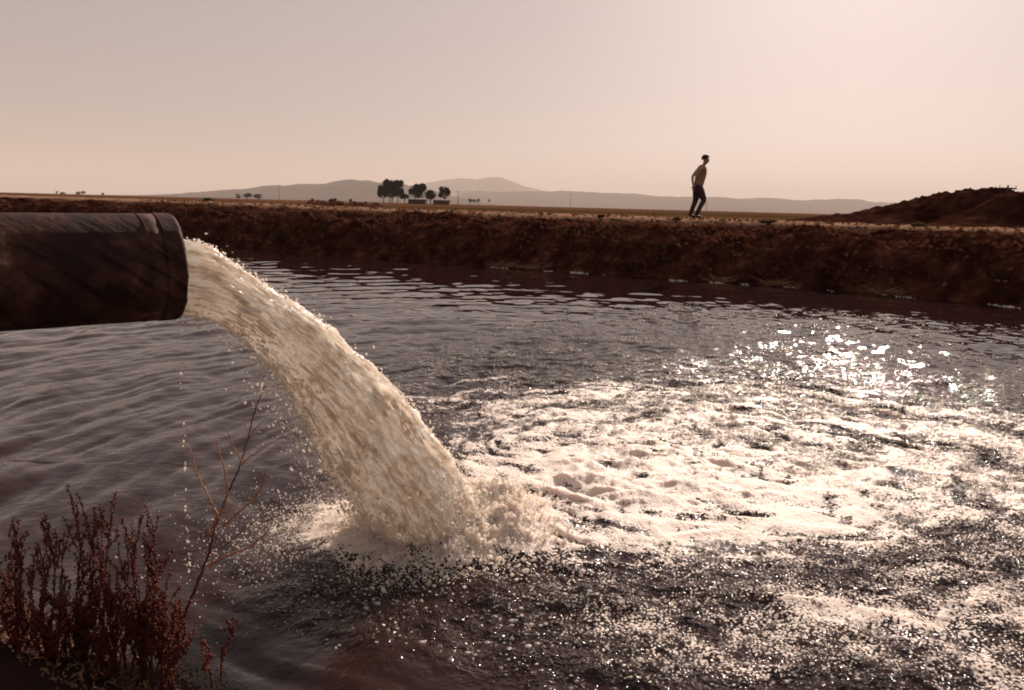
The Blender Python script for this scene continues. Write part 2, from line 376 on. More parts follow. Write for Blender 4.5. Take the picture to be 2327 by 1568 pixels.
xs = np.concatenate([-np.geomspace(30000, 46, 60), np.linspace(-45, -16, 190), np.linspace(-15.9, 18, 500), np.linspace(18.2, 45, 130), np.geomspace(46, 30000, 60)])
ds = np.concatenate([np.linspace(-3, -.3, 8), np.linspace(-.2, 6, 125), np.linspace(6.15, 16, 50), np.geomspace(16.5, 32000, 110)])
Xg, Dg = np.meshgrid(xs, ds)
Zg = bank_z(Xg, Dg)
V = np.stack([Xg, shore(Xg) + Dg / CA, Zg], -1).reshape(-1, 3)
def far_mat():
    m, n, out = newmat('far_side_ground')
    at_ = N(n, 'ShaderNodeAttribute', _attribute_name='back')
    # bank soil close to the canal, farmland beyond: two surfaces meeting
    tc = N(n, 'ShaderNodeTexCoord'); obj = tc.outputs['Object']
    t = N(n, 'ShaderNodeTexNoise', Scale=1.4, Detail=9.0, Roughness=.68); n.links.new(obj, t.inputs['Vector'])
    soil = ramp(n, t.outputs['Fac'], [(.30, (.014, .005, .005)), (.46, (.036, .012, .009)), (.58, (.085, .030, .018)), (.70, (.18, .085, .045))])
    mp = N(n, 'ShaderNodeMapping'); mp.inputs['Rotation'].default_value = (0, 0, math.radians(31)); mp.inputs['Scale'].default_value = (.006, .045, 1)
    n.links.new(obj, mp.inputs[0])
    t2 = N(n, 'ShaderNodeTexNoise', Scale=1.0, Detail=3.0, Roughness=.55); n.links.new(mp.outputs[0], t2.inputs['Vector'])
    field = ramp(n, t2.outputs['Fac'], [(.36, (.06, .042, .016)), (.46, (.17, .085, .048)), (.54, (.085, .036, .022)), (.64, (.21, .12, .072))])
    fine = ramp(n, t.outputs['Fac'], [(.3, (.5, .45, .42)), (.6, (1, 1, 1))])
    mm = N(n, 'ShaderNodeMix', _data_type='RGBA', _blend_type='MULTIPLY'); mm.inputs[0].default_value = 1
    n.links.new(field, mm.inputs[6]); n.links.new(fine, mm.inputs[7])
    # pale trodden track along the bank top
    track = ramp(n, at_.outputs['Fac'], [(0, (0, 0, 0)), (.055, (0, 0, 0)), (.075, (1, 1, 1)), (.11, (1, 1, 1)), (.14, (0, 0, 0))])
    tf = math_(n, 'MULTIPLY', N_rgb2bw(n, track), math_(n, 'MULTIPLY', t.outputs['Fac'], 1.5), True)
    m1 = N(n, 'ShaderNodeMix', _data_type='RGBA'); n.links.new(ramp(n, at_.outputs['Fac'], [(.10, (0, 0, 0)), (.24, (1, 1, 1))]), m1.inputs[0])
    n.links.new(soil, m1.inputs[6]); n.links.new(mm.outputs[2], m1.inputs[7])
    m2 = N(n, 'ShaderNodeMix', _data_type='RGBA'); n.links.new(tf, m2.inputs[0]); n.links.new(m1.outputs[2], m2.inputs[6]); m2.inputs[7].default_value = (.36, .225, .15, 1)
    b = N(n, 'ShaderNodeTexNoise', Scale=7.0, Detail=8.0, Roughness=.7); n.links.new(obj, b.inputs['Vector'])
    bp = N(n, 'ShaderNodeBump', Strength=.7, Distance=.08); n.links.new(b.outputs['Fac'], bp.inputs['Height'])
    p = N(n, 'ShaderNodeBsdfPrincipled', Roughness=1.0); p.inputs['Specular IOR Level'].default_value = 0
    n.links.new(m2.outputs[2], p.inputs['Base Color']); n.links.new(bp.outputs[0], p.inputs['Normal']); n.links.new(p.outputs[0], out.inputs[0])
    return m
def N_rgb2bw(n, c):
    b = n.nodes.new('ShaderNodeRGBToBW'); n.links.new(c, b.inputs[0]); return b.outputs[0]
g = mesh('ground', V, gridf(len(ds), len(xs)), far_mat(), attrs={'back': np.clip(Dg / 50, 0, 1)})
tag(g, 'reddish earth bank and flat dry farmland across the canal', kind='structure')

# dirt mound on the right
def mound_z(X, Y):
    v = (Y - (24.6 - .35 * (X - 14)))
    base = bank_z(X, (Y - shore(X)) * CA)
    prof = np.interp(X, [8.6, 10.2, 11.4, 12.3, 13.2, 14.0, 15, 17, 20, 24, 28], [.0, .22, .42, .60, .90, 1.0, .86, .86, .95, .9, 0])
    env = np.clip(1 - np.abs(v / 2.7) ** 2.2, 0, 1)
    low = .40 * np.exp(-(((X - 13.6) / 1.6) ** 2 + ((Y - 22.3) / .7) ** 2))
    rough = .30 * fbm(X * .9, Y * .9, 4, 91) + .17 * ridge(X * 1.5, Y * 1.5, 4, 55) + .08 * ridge(X * 4, Y * 4, 3, 56)
    return base + prof * env + low + rough * np.clip(prof * env + low, 0, .6) * 1.7 - .09 + .06 * (prof * env + low > .02)
mx_ = np.linspace(8.2, 29, 300); my_ = np.linspace(17, 31, 260)
MX, MY = np.meshgrid(mx_, my_); MZ = mound_z(MX, MY)
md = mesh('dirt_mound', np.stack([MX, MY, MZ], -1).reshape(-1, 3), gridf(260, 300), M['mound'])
tag(md, 'heap of rough brown dredged earth on the right bank', kind='structure')

# near bank below the camera
def near_line(x): return 2.78 - (x + 1.3) * .6 + .06 * pn(x * 2, x * 0 + 1, 3)
nx = np.concatenate([-np.geomspace(20000, 9, 50), np.linspace(-8.9, 6, 260), np.geomspace(6.2, 20000, 50)])
nd = np.concatenate([np.linspace(-1.2, 4, 120), np.geomspace(4.2, 20000, 60)])
NX, ND = np.meshgrid(nx, nd)
NZ = np.interp(ND, [-1.2, 0, .4, 1.3, 2.2, 3.2, 30, 2e4], [-.7, -.0, .22, .72, 1.15, 1.5, 1.45, 1.35]) + .07 * fbm(NX * 3, ND * 3, 4, 14) * sstep(-.1, .3, ND) * sstep(60, 10, ND)
nb = mesh('near_bank', np.stack([NX, near_line(NX) - ND / .857, NZ], -1).reshape(-1, 3), gridf(len(nd), len(nx))[:, ::-1], M['nearbank'])
tag(nb, 'dark earth of the near canal bank', kind='structure')

# ------------------------------------------------------------------ hills
def hills(name, pts, Y, depth, label, seed, jag):
    P = [at(x, y, Y) for x, y in pts]
    px = np.array([p.x for p in P]); pz = np.array([p.z for p in P])
    X = np.linspace(px[0], px[-1], 420); crest = np.interp(X, px, pz)
    rr = Y / 8000
    crest = crest + (crest > 15 * rr) * jag * fbm(X / (260 * rr), X * 0, 4, seed)
    v = np.linspace(-1, 1, 60)
    XX, VV = np.meshgrid(X, v)
    C = np.broadcast_to(crest, XX.shape)
    env = np.clip(1 - np.abs(VV), 0, 1) ** .9
    z = C * env + (C * .32) * (ridge(XX / (700 * rr), VV * 2.5, 5, seed + 3) - .55) * np.clip(np.abs(VV) * 3, 0, 1) * np.clip(env * 2, 0, 1)
    z = np.minimum(z, C + 4) - 1.0 * (env <= 0) * 20
    ob = mesh(name, np.stack([XX, Y + VV * depth, z], -1).reshape(-1, 3), gridf(60, 420), M['hill1'])
    tag(ob, label, kind='structure')
hills('hills', [(-300, 445), (250, 446), (430, 444), (500, 434), (560, 428), (640, 420), (730, 416), (800, 408), (835, 409), (865, 416), (900, 412), (930, 422), (1000, 436), (1060, 452), (1120, 464)], 8000, 1500, 'hazy long ridge on the horizon left of the trees', 3, 26)
hills('hills', [(940, 440), (965, 415), (1010, 409), (1040, 405), (1065, 404), (1085, 408), (1105, 402), (1135, 401), (1160, 410), (1190, 422), (1230, 432), (1300, 442), (1400, 458), (1500, 476)], 19000, 3000, 'pale far mountain with a double peak on the horizon', 8, 50)
hills('hills', [(1010, 462), (1055, 435), (1130, 434), (1200, 435), (1280, 433), (1360, 437), (1440, 440), (1490, 445), (1540, 447), (1600, 446), (1680, 450), (1760, 450), (1830, 455), (1900, 452), (1950, 453), (1990, 459), (2100, 462), (2400, 470), (2700, 490)], 12000, 2200, 'low pale hills along the horizon behind the walker', 12, 30)

# ------------------------------------------------------------------ water
PL = np.array([-.42, 4.22])
FO = np.array([1.45, 5.75])
th = np.radians(np.linspace(-75, 75, 900)); rr_ = np.geomspace(1.7, 140, 1300)
TH, RR = np.meshgrid(th, rr_); WX = RR * np.sin(TH); WY = RR * np.cos(TH)
dp = np.hypot(WX - PL[0], WY - PL[1])
def polysd(X, Y, poly):
    """signed distance, positive inside"""
    d = np.full(X.shape, 1e9); ins = np.zeros(X.shape, bool); n = len(poly)
    for i in range(n):
        ax, ay = poly[i]; bx, by = poly[(i + 1) % n]
        ex, ey = bx - ax, by - ay; t = np.clip(((X - ax) * ex + (Y - ay) * ey) / (ex * ex + ey * ey), 0, 1)
        d = np.minimum(d, np.hypot(X - ax - t * ex, Y - ay - t * ey))
        c = ((ay > Y) != (by > Y)) & (X < ex * (Y - ay) / (ey + 1e-12) + ax); ins ^= c
    return np.where(ins, d, -d)
foam_poly = [(-.92, 7.3), (-.2, 7.9), (.7, 8.1), (2.1, 8.7), (3.7, 8.3), (5.1, 6.9), (5.3, 4.9), (3.9, 4.05), (1.8, 4.0), (.8, 3.62), (-.1, 3.72), (-.8, 3.95), (-1.15, 4.35), (-.95, 4.8), (-.55, 5.4), (-.5, 6.2)]
bub_poly = [(-.9, 3.7), (0, 3.9), (1.0, 3.8), (2.0, 4.3), (4.5, 5.2), (7, 6), (7, 2), (1.8, 1.8), (.4, 2.6), (-.3, 2.95), (-.9, 3.2), (-1.2, 3.5)]
glit_poly = [(-1.6, 8.6), (-.8, 11.0), (1.0, 13.6), (4.5, 16.5), (10, 14.5), (9, 6), (4.0, 4.5), (0, 6), (-.9, 7)]
wx = WX + .22 * fbm(WX * 1.3, WY * 1.3, 3, 41); wy = WY + .22 * fbm(WX * 1.3 + 9, WY * 1.3, 3, 42)
sdF = polysd(wx, wy, foam_poly); sdB = polysd(wx, wy, bub_poly); sdG = polysd(wx, wy, glit_poly)
# swirl coordinates: foam is drawn out in arcs round the boil
sx = wx - FO[0]; sy = (wy - FO[1]) * 1.25; sr = np.hypot(sx, sy); sa = np.arctan2(sy, sx) + .25 * sr
arc = fbm(sr * 2.6, sa * 1.4, 4, 61); rope = 1 - np.abs(fbm(sr * 1.7 + 5, sa * 1.1, 2, 63)) * 6
rope2 = 1 - np.abs(fbm((wx * .9 + wy * .9) * .9, (wy - wx * .4) * .7, 2, 66)) * 6
rope = np.maximum(np.clip(rope, 0, 1), np.clip(rope2, 0, 1) * .9)
fine = fbm(sr * 7, sa * 4.5, 4, 64); fin2 = fbm(WX * 5, WY * 6.5, 4, 67)
groove = np.clip(1 - np.abs(fbm(sr * 2.1 + 3, sa * 1.2, 3, 65)) * 9, 0, 1) * sstep(-.1, .25, fbm(wx * 1.7, wy * 1.7, 2, 68) + .12)
edge = sdF + .55 * fbm(wx * 1.6, wy * 2.0, 4, 69)
foam = sstep(-.9, 1.15, edge) * (.53 + .64 * arc + .55 * fine + .55 * fin2) + .36 * rope * sstep(-.2, .3, sdF) - .42 * groove * sstep(-.2, .4, sdF)
foam = foam + .42 * np.exp(-(np.hypot((WX - .9) / 1.6, (WY - 5.0) / .9)) ** 2)
foam = foam + .60 * np.exp(-(np.hypot((WX + .62) / .52, (WY - 4.28) / .30)) ** 2) * (1 + .8 * fin2)
core = np.exp(-(dp / .62) ** 4)
foam = foam + core * (.8 + .5 * fin2)
foam = np.maximum(foam, sstep(-1.9, .1, sdF) * (.22 + .95 * fbm(sr * 3.6, sa * 2.2, 4, 70) + .4 * fine) * sstep(4.4, 5.6, WY))
web = 1 - np.abs(fbm(wx * 2.0, wy * 2.7, 4, 75)) * 3.4 + .5 * fbm(WX * 9, WY * 12, 3, 76)
foam = np.maximum(foam, sstep(-.3, .7, sdB) * (.37 + .34 * np.clip(web, -1, 1) + .75 * fbm(wx * 1.1, wy * 1.7, 3, 73)) * sstep(-.4, .9, WX + .0) * (.75 + .25 * sstep(2.7, 3.7, WY)))
foam = np.clip(foam, 0, 1.0)
left = sstep(.2, -1.2, WX - .0 + (WY - 6) * -.12)
turb = sstep(-.5, .6, sdF); bub = sstep(-.25, .35, sdB); glit = sstep(-1.0, 1.4, sdG + .5 * fbm(WX * .8, WY * .8, 3, 44))
# ring waves running out from the boil, broken into short crests
def nyq(lam):                                   # drop waves the far grid cannot carry
    return sstep(2.2, 5.0, lam / (RR * .0036))
H = np.zeros_like(WX)
ang0 = np.arctan2(WY - 5.2, WX - .6); dist0 = np.hypot(WX - .6, WY - 5.2)
calm = 1 - .6 * turb
for i, (lam, amp) in enumerate([(.16, .0016), (.21, .0028), (.27, .0034), (.36, .0044), (.5, .0050), (.7, .0060), (1.0, .0070)]):
    ph = 2 * np.pi * (dist0 + .10 * lam / .2 * fbm(WX * 1.1 / (lam * 4), WY * 1.1 / (lam * 4), 2, 100 + i)) / lam
    mod = .35 + 1.1 * np.abs(fbm(ang0 * 3.5 / lam * .5, dist0 / lam * .22, 2, 200 + i)) * 1.6
    sh = np.sin(ph + i); sh = sh + .35 * np.cos(2 * (ph + i))
    H += amp * .85 * mod * sh * nyq(lam) * calm * np.exp(-dist0 / 40)
for i in range(26):
    a = rng.normal(math.radians(200), .55); lam = rng.uniform(.18, 1.1); amp = .0042 * lam
    kx, ky = math.cos(a), math.sin(a)
    H += amp * np.sin(2 * np.pi * (WX * kx + WY * ky) / lam + rng.uniform(0, 6.3) + 1.5 * fbm(WX * .35, WY * .35, 2, 300 + i)) * nyq(lam) * calm
for i in range(14):                               # far water: crests lie across the view
    a = rng.normal(math.radians(112), .22); lam = rng.uniform(.35, 1.3); kx, ky = math.cos(a), math.sin(a)
    H += .0030 * lam * sstep(7, 14, RR) * np.sin(2 * np.pi * (WX * kx + WY * ky) / lam + rng.uniform(0, 6.3) + 2 * fbm(WX * .3, WY * .3, 2, 340 + i)) * nyq(lam)
# turbulence
H *= 1 - .62 * sstep(9, 17, RR)
H += turb * (.026 * fbm(wx * 2.2, wy * 2.2, 3, 120) + .018 * fbm(wx * 6, wy * 6, 3, 121))
H += turb * rope * .026 - .014 * turb * groove
H += turb * .009 * (ridge(wx * 3.5, wy * 4.5, 3, 123) - .5)
H += sstep(.2, 1.2, sdG) * sstep(16, 11, RR) * .012 * fbm(WX * 5, WY * 8, 2, 138)
H += bub * (.013 * fbm(WX * 9, WY * 11, 3, 136) + .026 * ridge(wx * 2.2, wy * 3.0, 3, 137))
H += (bub + .6 * glit) * (.022 * fbm(WX * 3.2, WY * 5, 3, 130) + .005 * fbm(WX * 11, WY * 13, 3, 131) * nyq(.1))
H += glit * (1 - .6 * turb) * (.010 * fbm(WX * 4.5, WY * 5.5, 2, 133) * nyq(.25) + .023 * fbm(WX * 6.5, WY * 9.5, 2, 135) * nyq(.13) + .016 * fbm(WX * 11, WY * 15, 2, 134) * nyq(.09))
bil = np.abs(fbm(WX * 3.2, WY * 3.2, 4, 140)) * 2
boil = fbm(WX * 2.6, WY * 2.6, 5, 141); boilr = ridge(wx * 3.4, wy * 3.4, 4, 142)
H += (.11 * np.exp(-(np.hypot(WX - .25, WY - 4.6) / .65) ** 2) + .07 * np.exp(-(np.hypot(WX - 1.0, WY - 5.3) / .7) ** 2)) * (.55 + .5 * boil + .35 * boilr)
H += .17 * np.exp(-((dp - .38) / .17) ** 2) * (.30 + .55 * fbm(WX * 6, WY * 6, 4, 150) + .55 * ridge(WX * 7, WY * 7, 3, 151)) * (.8 + .2 * sstep(-.6, .2, WX))
H -= .05 * np.exp(-(dp / .22) ** 2)
chop = np.clip(.10 + .14 * glit + .5 * bub + .4 * turb, 0, 1) * sstep(14, 8, RR)
wo = mesh('water', np.stack([WX, WY, H], -1).reshape(-1, 3), gridf(1300, 900)[:, ::-1], M['water'],
          attrs={'foam': foam, 'bubble': np.clip(bub * .9 + turb * .3 + .18 * glit * sstep(14, 8, RR), 0, 1), 'chop': chop})
tag(wo, 'rippled canal water churned to white foam below the pipe', kind='structure')

def near_h(x, y, more=False):
    r = np.hypot(x, y); t = np.arctan2(x, y)
    j = np.clip(np.interp(t, th, np.arange(900)), 0, 899).round().astype(int); i = np.clip(np.interp(np.log(r), np.log(rr_), np.arange(1300)), 0, 1299).round().astype(int)
    return H[i, j], foam[i, j], bub[i, j], glit[i, j] if not more else web[i, j]

# floating bubbles: half domes riding the dark water
FR = []
def bubbles():
    n = 110000
    x = rng.uniform(-1.4, 4.2, n); y = rng.uniform(2.2, 5.4, n)
    h, f, b, wb = near_h(x, y, True)
    cl = fbm(x * 2.2, y * 3.0, 4, 400) * 1.2 + fbm(x * 9, y * 9, 2, 402) * .5 + .45 * np.clip(wb, -1, 1) - .22
    keep = rng.uniform(0, 1, n) < b * sstep(-.12, .3, cl) * (1 - sstep(.45, .8, f)) * .75
    P1 = np.stack([x, y, h + .0005], 1)[keep]; r1 = np.clip(rng.lognormal(math.log(.0046), .52, len(P1)), .0015, .015)
    wh = rng.uniform(0, 1, len(P1)) < .22; FR.append((P1[wh], r1[wh] * .9, .42)); P1, r1 = P1[~wh], r1[~wh]
    n = 190000                                      # flecks and domes added to imitate sun glitter further out
    a = rng.uniform(-.2, .75, n); d = 4.8 * np.exp(rng.uniform(0, 1.2, n)); x, y = d * np.sin(a), d * np.cos(a)
    h, f, b, gl = near_h(x, y); cl = fbm(x * .9, y * 1.6, 4, 405) * 1.3 + fbm(x * 4, y * 7, 3, 406) * 1.1
    dens = sstep(.05, .8, gl) * (.42 + .65 * sstep(13.5, 8.5, d)) * (.62 + .7 * np.exp(-((a - .36) / .24) ** 2))
    keep = rng.uniform(0, 1, n) < dens * sstep(-.15, .75, cl + .25 * dens)
    P2 = np.stack([x, y, h], 1)[keep]; r2 = np.clip(rng.lognormal(math.log(.0065), .4, len(P2)), .003, .02) * np.interp(np.hypot(P2[:, 0], P2[:, 1]), [5, 14], [.95, 1.9])
    wh = rng.uniform(0, 1, len(P2)) < .55; FR.append((P2[wh], r2[wh], .28)); P2, r2 = P2[~wh], r2[~wh]
    n = 900; x = rng.uniform(-.8, 11.5, n); k = fbm(x * 1.3, x * 0 + 4, 2, 407) > .08; x = x[k]; n = len(x)      # white beads standing in for sun glints along the far waterline
    P3 = np.stack([x, shore(x) - rng.uniform(.05, .45, n), np.full(n, .006)], 1); r3 = np.clip(rng.lognormal(math.log(.014), .3, n), .006, .03)
    FR.append((P3, r3, .7)); g = Geo()
    for P, r, fl in ((P1, r1, .8), (P2, r2, .55)):
        Rm = iso(len(r), r); Rm[:, 2] *= fl; g.blobs(P, Rm, 1)
    return g.build('bubbles', M['bubble'])
tag(bubbles(), 'clusters of small shiny bubbles floating on the dark foreground water', 'bubbles', kind='stuff')

g = Geo()  # white flecks: some foam bits, most in place of sun sparkle on ripples
for P, r, fl in FR:
    Rm = iso(len(r), r); Rm[:, 2] *= fl; Rm[:, 0] *= 1.3; g.blobs(P, Rm, 0)
tag(g.build('froth_sparkle_flecks', M['drop']), 'white flecks of froth and painted sun sparkle strewn over the rippled water round the foam', 'froth', kind='stuff')

# ------------------------------------------------------------------ pipe
AZ = math.radians(38); PE = Vector((-1.4025, 3.35, 1.512)); PR = .2235
pd = Vector((math.cos(AZ), math.sin(AZ), .008)).normalized()
proot = empty('discharge_pipe', PE); proot.rotation_euler = pd.to_track_quat('X', 'Z').to_euler()
tag(proot, 'rusty steel discharge pipe jutting over the canal and pouring water', 'pipe')
def shell(x0, x1, ro, ri, nx, wob=0, seed=0, raw=0.0):
    nu = 128; a = np.linspace(0, 2 * np.pi, nu, endpoint=False); x = np.linspace(x0, x1, nx)
    A, Xx = np.meshgrid(a, x)
    edge = raw * fbm(a * 3, a * 0 + seed, 4, seed)
    Xx = Xx + edge[None] * ((x - x0) / (x1 - x0))[:, None] ** 6
    Ro = ro + wob * fbm(Xx * 5, A * 3, 4, seed) * np.sin(A / 2) ** 0 - (.007 * np.clip((Xx - x1 + .012) / .012, 0, 1) ** 1.5 if raw else 0)
    O = np.stack([Xx, Ro * np.cos(A), Ro * np.sin(A)], -1).reshape(-1, 3)
    I = np.stack([Xx, ri + 0 * A, A], -1); I = np.stack([Xx, ri * np.cos(A), ri * np.sin(A)], -1)[::-1].reshape(-1, 3)
    V = np.vstack([O, I]); Fc = gridf(2 * nx, nu, True)
    k = np.arange(nu); l = (2 * nx - 1) * nu
    return V, np.vstack([Fc, np.stack([l + k, l + (k + 1) % nu, (k + 1) % nu, k], 1)])
V, Fc = shell(-4.6, -.105, PR - .004, PR - .016, 120, .0015, 2)
ob = mesh('barrel', V, Fc[:, ::-1], M['pipe'], proot)
V, Fc = shell(-.1045, -.03, PR - .0015, PR - .016, 24, .002, 5, .010)
ob = mesh('end_band', V, Fc[:, ::-1], M['pipe'], proot)
g = Geo()                                           # weld bead behind the band
a = np.linspace(0, 2 * np.pi, 160); rr2 = PR + .001 + .002 * np.sin(a * 40)
g.tube(np.stack([-.165 + .004 * np.sin(a * 3), (PR - .003) * np.cos(a), (PR - .003) * np.sin(a)], 1), .0018, 6, False)
g.build('weld_seam', M['pipe'], proot)

# ------------------------------------------------------------------ jet
top = np.array([(-.25, 1.62), (.031, 1.618), (.112, 1.595), (.203, 1.533), (.278, 1.473), (.356, 1.415), (.457, 1.345), (.563, 1.273), (.65, 1.20), (.74, 1.11), (.834, 1.024), (.931, .94), (1.032, .834), (1.111, .722), (1.219, .592), (1.333, .437), (1.43, .237), (1.49, .08), (1.53, -.08)])
bot = np.array([(-.25, 1.315), (.021, 1.307), (.118, 1.287), (.231, 1.224), (.327, 1.116), (.428, 1.003), (.50, .89), (.57, .755), (.63, .62), (.70, .471), (.80, .309), (.90, .164), (.99, .03), (1.03, -.08)])
def resamp(P, n):
    s = np.concatenate([[0], np.cumsum(np.hypot(*np.diff(P, axis=0).T))]); t = np.linspace(0, s[-1], n)
    q = np.stack([np.interp(t, s, P[:, 0]), np.interp(t, s, P[:, 1])], 1)
    k = np.ones(9) / 9; qq = np.stack([np.convolve(np.pad(q[:, i], 4, 'edge'), k, 'valid') for i in (0, 1)], 1); return qq
nU, nV = 420, 260
T_, B_ = resamp(top, nU), resamp(bot, nU)
uu = np.linspace(0, 1, nU); c_ = (T_ + B_) / 2; hv = (T_ - B_) / 2
a_h = Vector((math.cos(AZ), math.sin(AZ), 0)); n_h = np.array([-math.sin(AZ), math.cos(AZ), 0])
wid = np.interp(uu, [0, .15, .3, .6, 1], [.165, .168, .18, .23, .30])
arcl = np.cumsum(np.concatenate([[0], np.hypot(*np.diff(c_, axis=0).T)]))
def jet_pt(u, v, off=0.0):
    """u along 0..1, v angle, off outward offset"""
    i = u * (nU - 1)
    cx = np.interp(i, np.arange(nU), c_[:, 0]); cz = np.interp(i, np.arange(nU), c_[:, 1])
    hx = np.interp(i, np.arange(nU), hv[:, 0]); hz = np.interp(i, np.arange(nU), hv[:, 1]); wd = np.interp(u, uu, wid)
    hl = np.hypot(hx, hz); ca, sa_ = np.cos(v), np.sin(v)
    k = 1 + off / hl
    sx_ = cx + hx * ca * k; sz = cz + hz * ca * k; sw = wd * sa_ * (1 + off / wd)
    return np.stack([PE.x + sx_ * a_h.x + sw * n_h[0], PE.y + sx_ * a_h.y + sw * n_h[1], sz], -1)
Uj, Vj = np.meshgrid(uu, np.linspace(0, 2 * np.pi, nV, endpoint=False), indexing='ij')
al = np.interp(Uj, uu, arcl)
cv, sv = np.cos(Vj) * 1.0, np.sin(Vj)
amp = np.interp(Uj, [0, .12, .25, .5, 1], [.002, .006, .012, .020, .032])
def n3(f1, f2, seed): return fbm(al * f1 + cv * 1.3, Vj * 0 + (sv * 1.0 + cv * .6) * f2, 4, seed) + fbm(al * f1 + 31 + sv, cv * f2, 4, seed + 5)
disp = amp * (2.0 * n3(3.2, 6, 500) + 1.1 * (n3(6.5, 16, 510)) + .35 * n3(12, 36, 520))
# smooth glassy sheet low down by the lip
disp = disp * (1 - .7 * sstep(.25, .05, Uj) * sstep(-.3, -.8, np.cos(Vj)))
JP = jet_pt(Uj, Vj, disp)
jr = empty('water_jet', (PE.x + .2, PE.y + .2, 0))
tag(jr, 'thick white arc of water gushing from the rusty pipe into the canal', 'water jet')
jo = mesh('stream', (JP - np.array(jr.location)).reshape(-1, 3), gridf(nU, nV, True), M['jet'], jr, attrs={'along': al, 'across': .22 * cv, 'across_b': .22 * sv})
# torn clumps and strands riding on the stream
def vel(u):
    i = np.clip(u * (nU - 1), 1, nU - 2).astype(int); d = c_[i + 1] - c_[i - 1]; d = d / np.linalg.norm(d, axis=1)[:, None]
    return np.stack([d[:, 0] * a_h.x, d[:, 0] * a_h.y, d[:, 1]], 1)
def orient(D, rl, rs, tw=.15):
    n = len(D); D = D + rng.normal(0, tw, (n, 3)); D /= np.linalg.norm(D, axis=1)[:, None]
    A = np.cross(D, rng.normal(0, 1, (n, 3))); A /= np.linalg.norm(A, axis=1)[:, None]; B = np.cross(D, A)
    return np.stack([D * np.reshape(rl, (-1, 1)), A * np.reshape(rs, (-1, 1)), B * np.reshape(rs, (-1, 1)) * .8], 1)
n = 1500
u = rng.uniform(.05, 1, n) ** .8; v = rng.uniform(0, 2 * np.pi, n)
e = rng.normal(0, 1, n) * np.interp(u, [0, .3, 1], [.002, .006, .014])
rs = np.clip(rng.lognormal(math.log(.0055), .4, n), .002, .014) * np.interp(u, [0, .3, 1], [.6, 1, 1.15])
Pc = jet_pt(u, v, e + .001)
g = Geo(); g.blobs(Pc - np.array(jr.location), orient(vel(u), rs * rng.uniform(3, 8, n), rs * .62, .10), 1)
g.build('clumps', M['drop'], jr)

# spray: droplets shed below and behind, and thrown up round the impact
g = Geo()
n = 5200
u = rng.beta(2.0, 1.5, n); v = math.pi + rng.normal(0, .7, n)
e = rng.exponential(1, n) * np.interp(u, [0, .25, .5, 1], [.0, .022, .060, .05])
Pc = jet_pt(u, v, e) + rng.normal(0, .006, (n, 3)); rs = np.clip(rng.lognormal(math.log(.0026), .45, n), .001, .008)
ok = Pc[:, 2] > 0
g.blobs(Pc[ok], orient(vel(u), rs * rng.uniform(1, 3, n), rs, .3)[ok], 0)
n = 900                                              # top edge beads
u = rng.uniform(.02, .9, n); v = rng.normal(0, .5, n); e = rng.exponential(1, n) * .010
rs = np.clip(rng.lognormal(math.log(.0028), .4, n), .001, .006)
g.blobs(jet_pt(u, v, e + .006), orient(vel(u), rs * rng.uniform(1, 2, n), rs, .3), 0)
n = 15000                                            # crown round the impact
a = rng.uniform(0, 2 * np.pi, n); d = np.abs(rng.normal(.36, .24, n)); 
x = PL[0] + d * np.cos(a) * 1.15 - .08; y = PL[1] + d * np.sin(a); z = rng.exponential(.062, n) * np.exp(-np.abs(d - .3) * 2) + .012
rs = np.clip(rng.lognormal(math.log(.0018), .45, n), .0008, .006)
g.blobs(np.stack([x, y, z], 1), iso(n, rs), 0)
n = 5200                                             # fling to the left and front
a = rng.normal(math.radians(205), .5, n); d = rng.gamma(3, .14, n) + .3
x = PL[0] + d * np.cos(a); y = PL[1] + d * np.sin(a) * .9; z = rng.exponential(.035, n) + .004
rs = np.clip(rng.lognormal(math.log(.0021), .45, n), .001, .006)
g.blobs(np.stack([x, y, z], 1), iso(n, rs), 0)
n = 15000                                            # the foot of the stream torn to mist
u = 1 - rng.exponential(.09, n); u = np.clip(u, .55, .985); v = rng.uniform(0, 2 * np.pi, n); e = rng.exponential(.028, n) * np.interp(u, [.6, 1], [.4, 1.2]) + .004
Pc = jet_pt(u, v, e) + rng.normal(0, .014, (n, 3)); rs = np.clip(rng.lognormal(math.log(.0024), .55, n), .0009, .009); ok = Pc[:, 2] > 0.01
g.blobs(Pc[ok], orient(vel(u), rs * rng.uniform(1, 2.6, n), rs, .5)[ok], 0)
n = 46                                               # drips falling from the lip
zz = PE.z - PR - rng.uniform(.0, 1.2, n) ** 1.0; bx = PE + pd * -.02
P = np.stack([bx.x + rng.normal(0, .004, n), bx.y + rng.normal(0, .004, n), zz], 1); rs = rng.uniform(.0015, .0038, n)
g.blobs(P, orient(np.tile([0, 0, -1.], (n, 1)), rs * 2.2, rs, .05), 0)
tag(g.build('spray', M['drop']), 'fine droplets shed from the falling water and splashing up where it lands', 'spray', kind='stuff')

# foam heap thrown up round the impact
g = Geo(); n = 9000
a = rng.uniform(0, 2 * np.pi, n); d = np.clip(rng.normal(.36, .15, n), .05, .8); x = PL[0] + d * np.cos(a) + .06; y = PL[1] + d * np.sin(a)
h, f_, b_, _ = near_h(x, y); rs = np.clip(rng.lognormal(math.log(.0040), .5, n), .0018, .013)
Rm = orient(rng.normal(0, 1, (n, 3)), rs * 1.5, rs, .1)
g.blobs(np.stack([x, y, h + rng.exponential(.008, n)], 1), Rm, 1)
fo = g.build('foam_heap', M['drop']); tag(fo, 'boiling white foam heaped round the foot of the water jet', 'foam', kind='stuff')

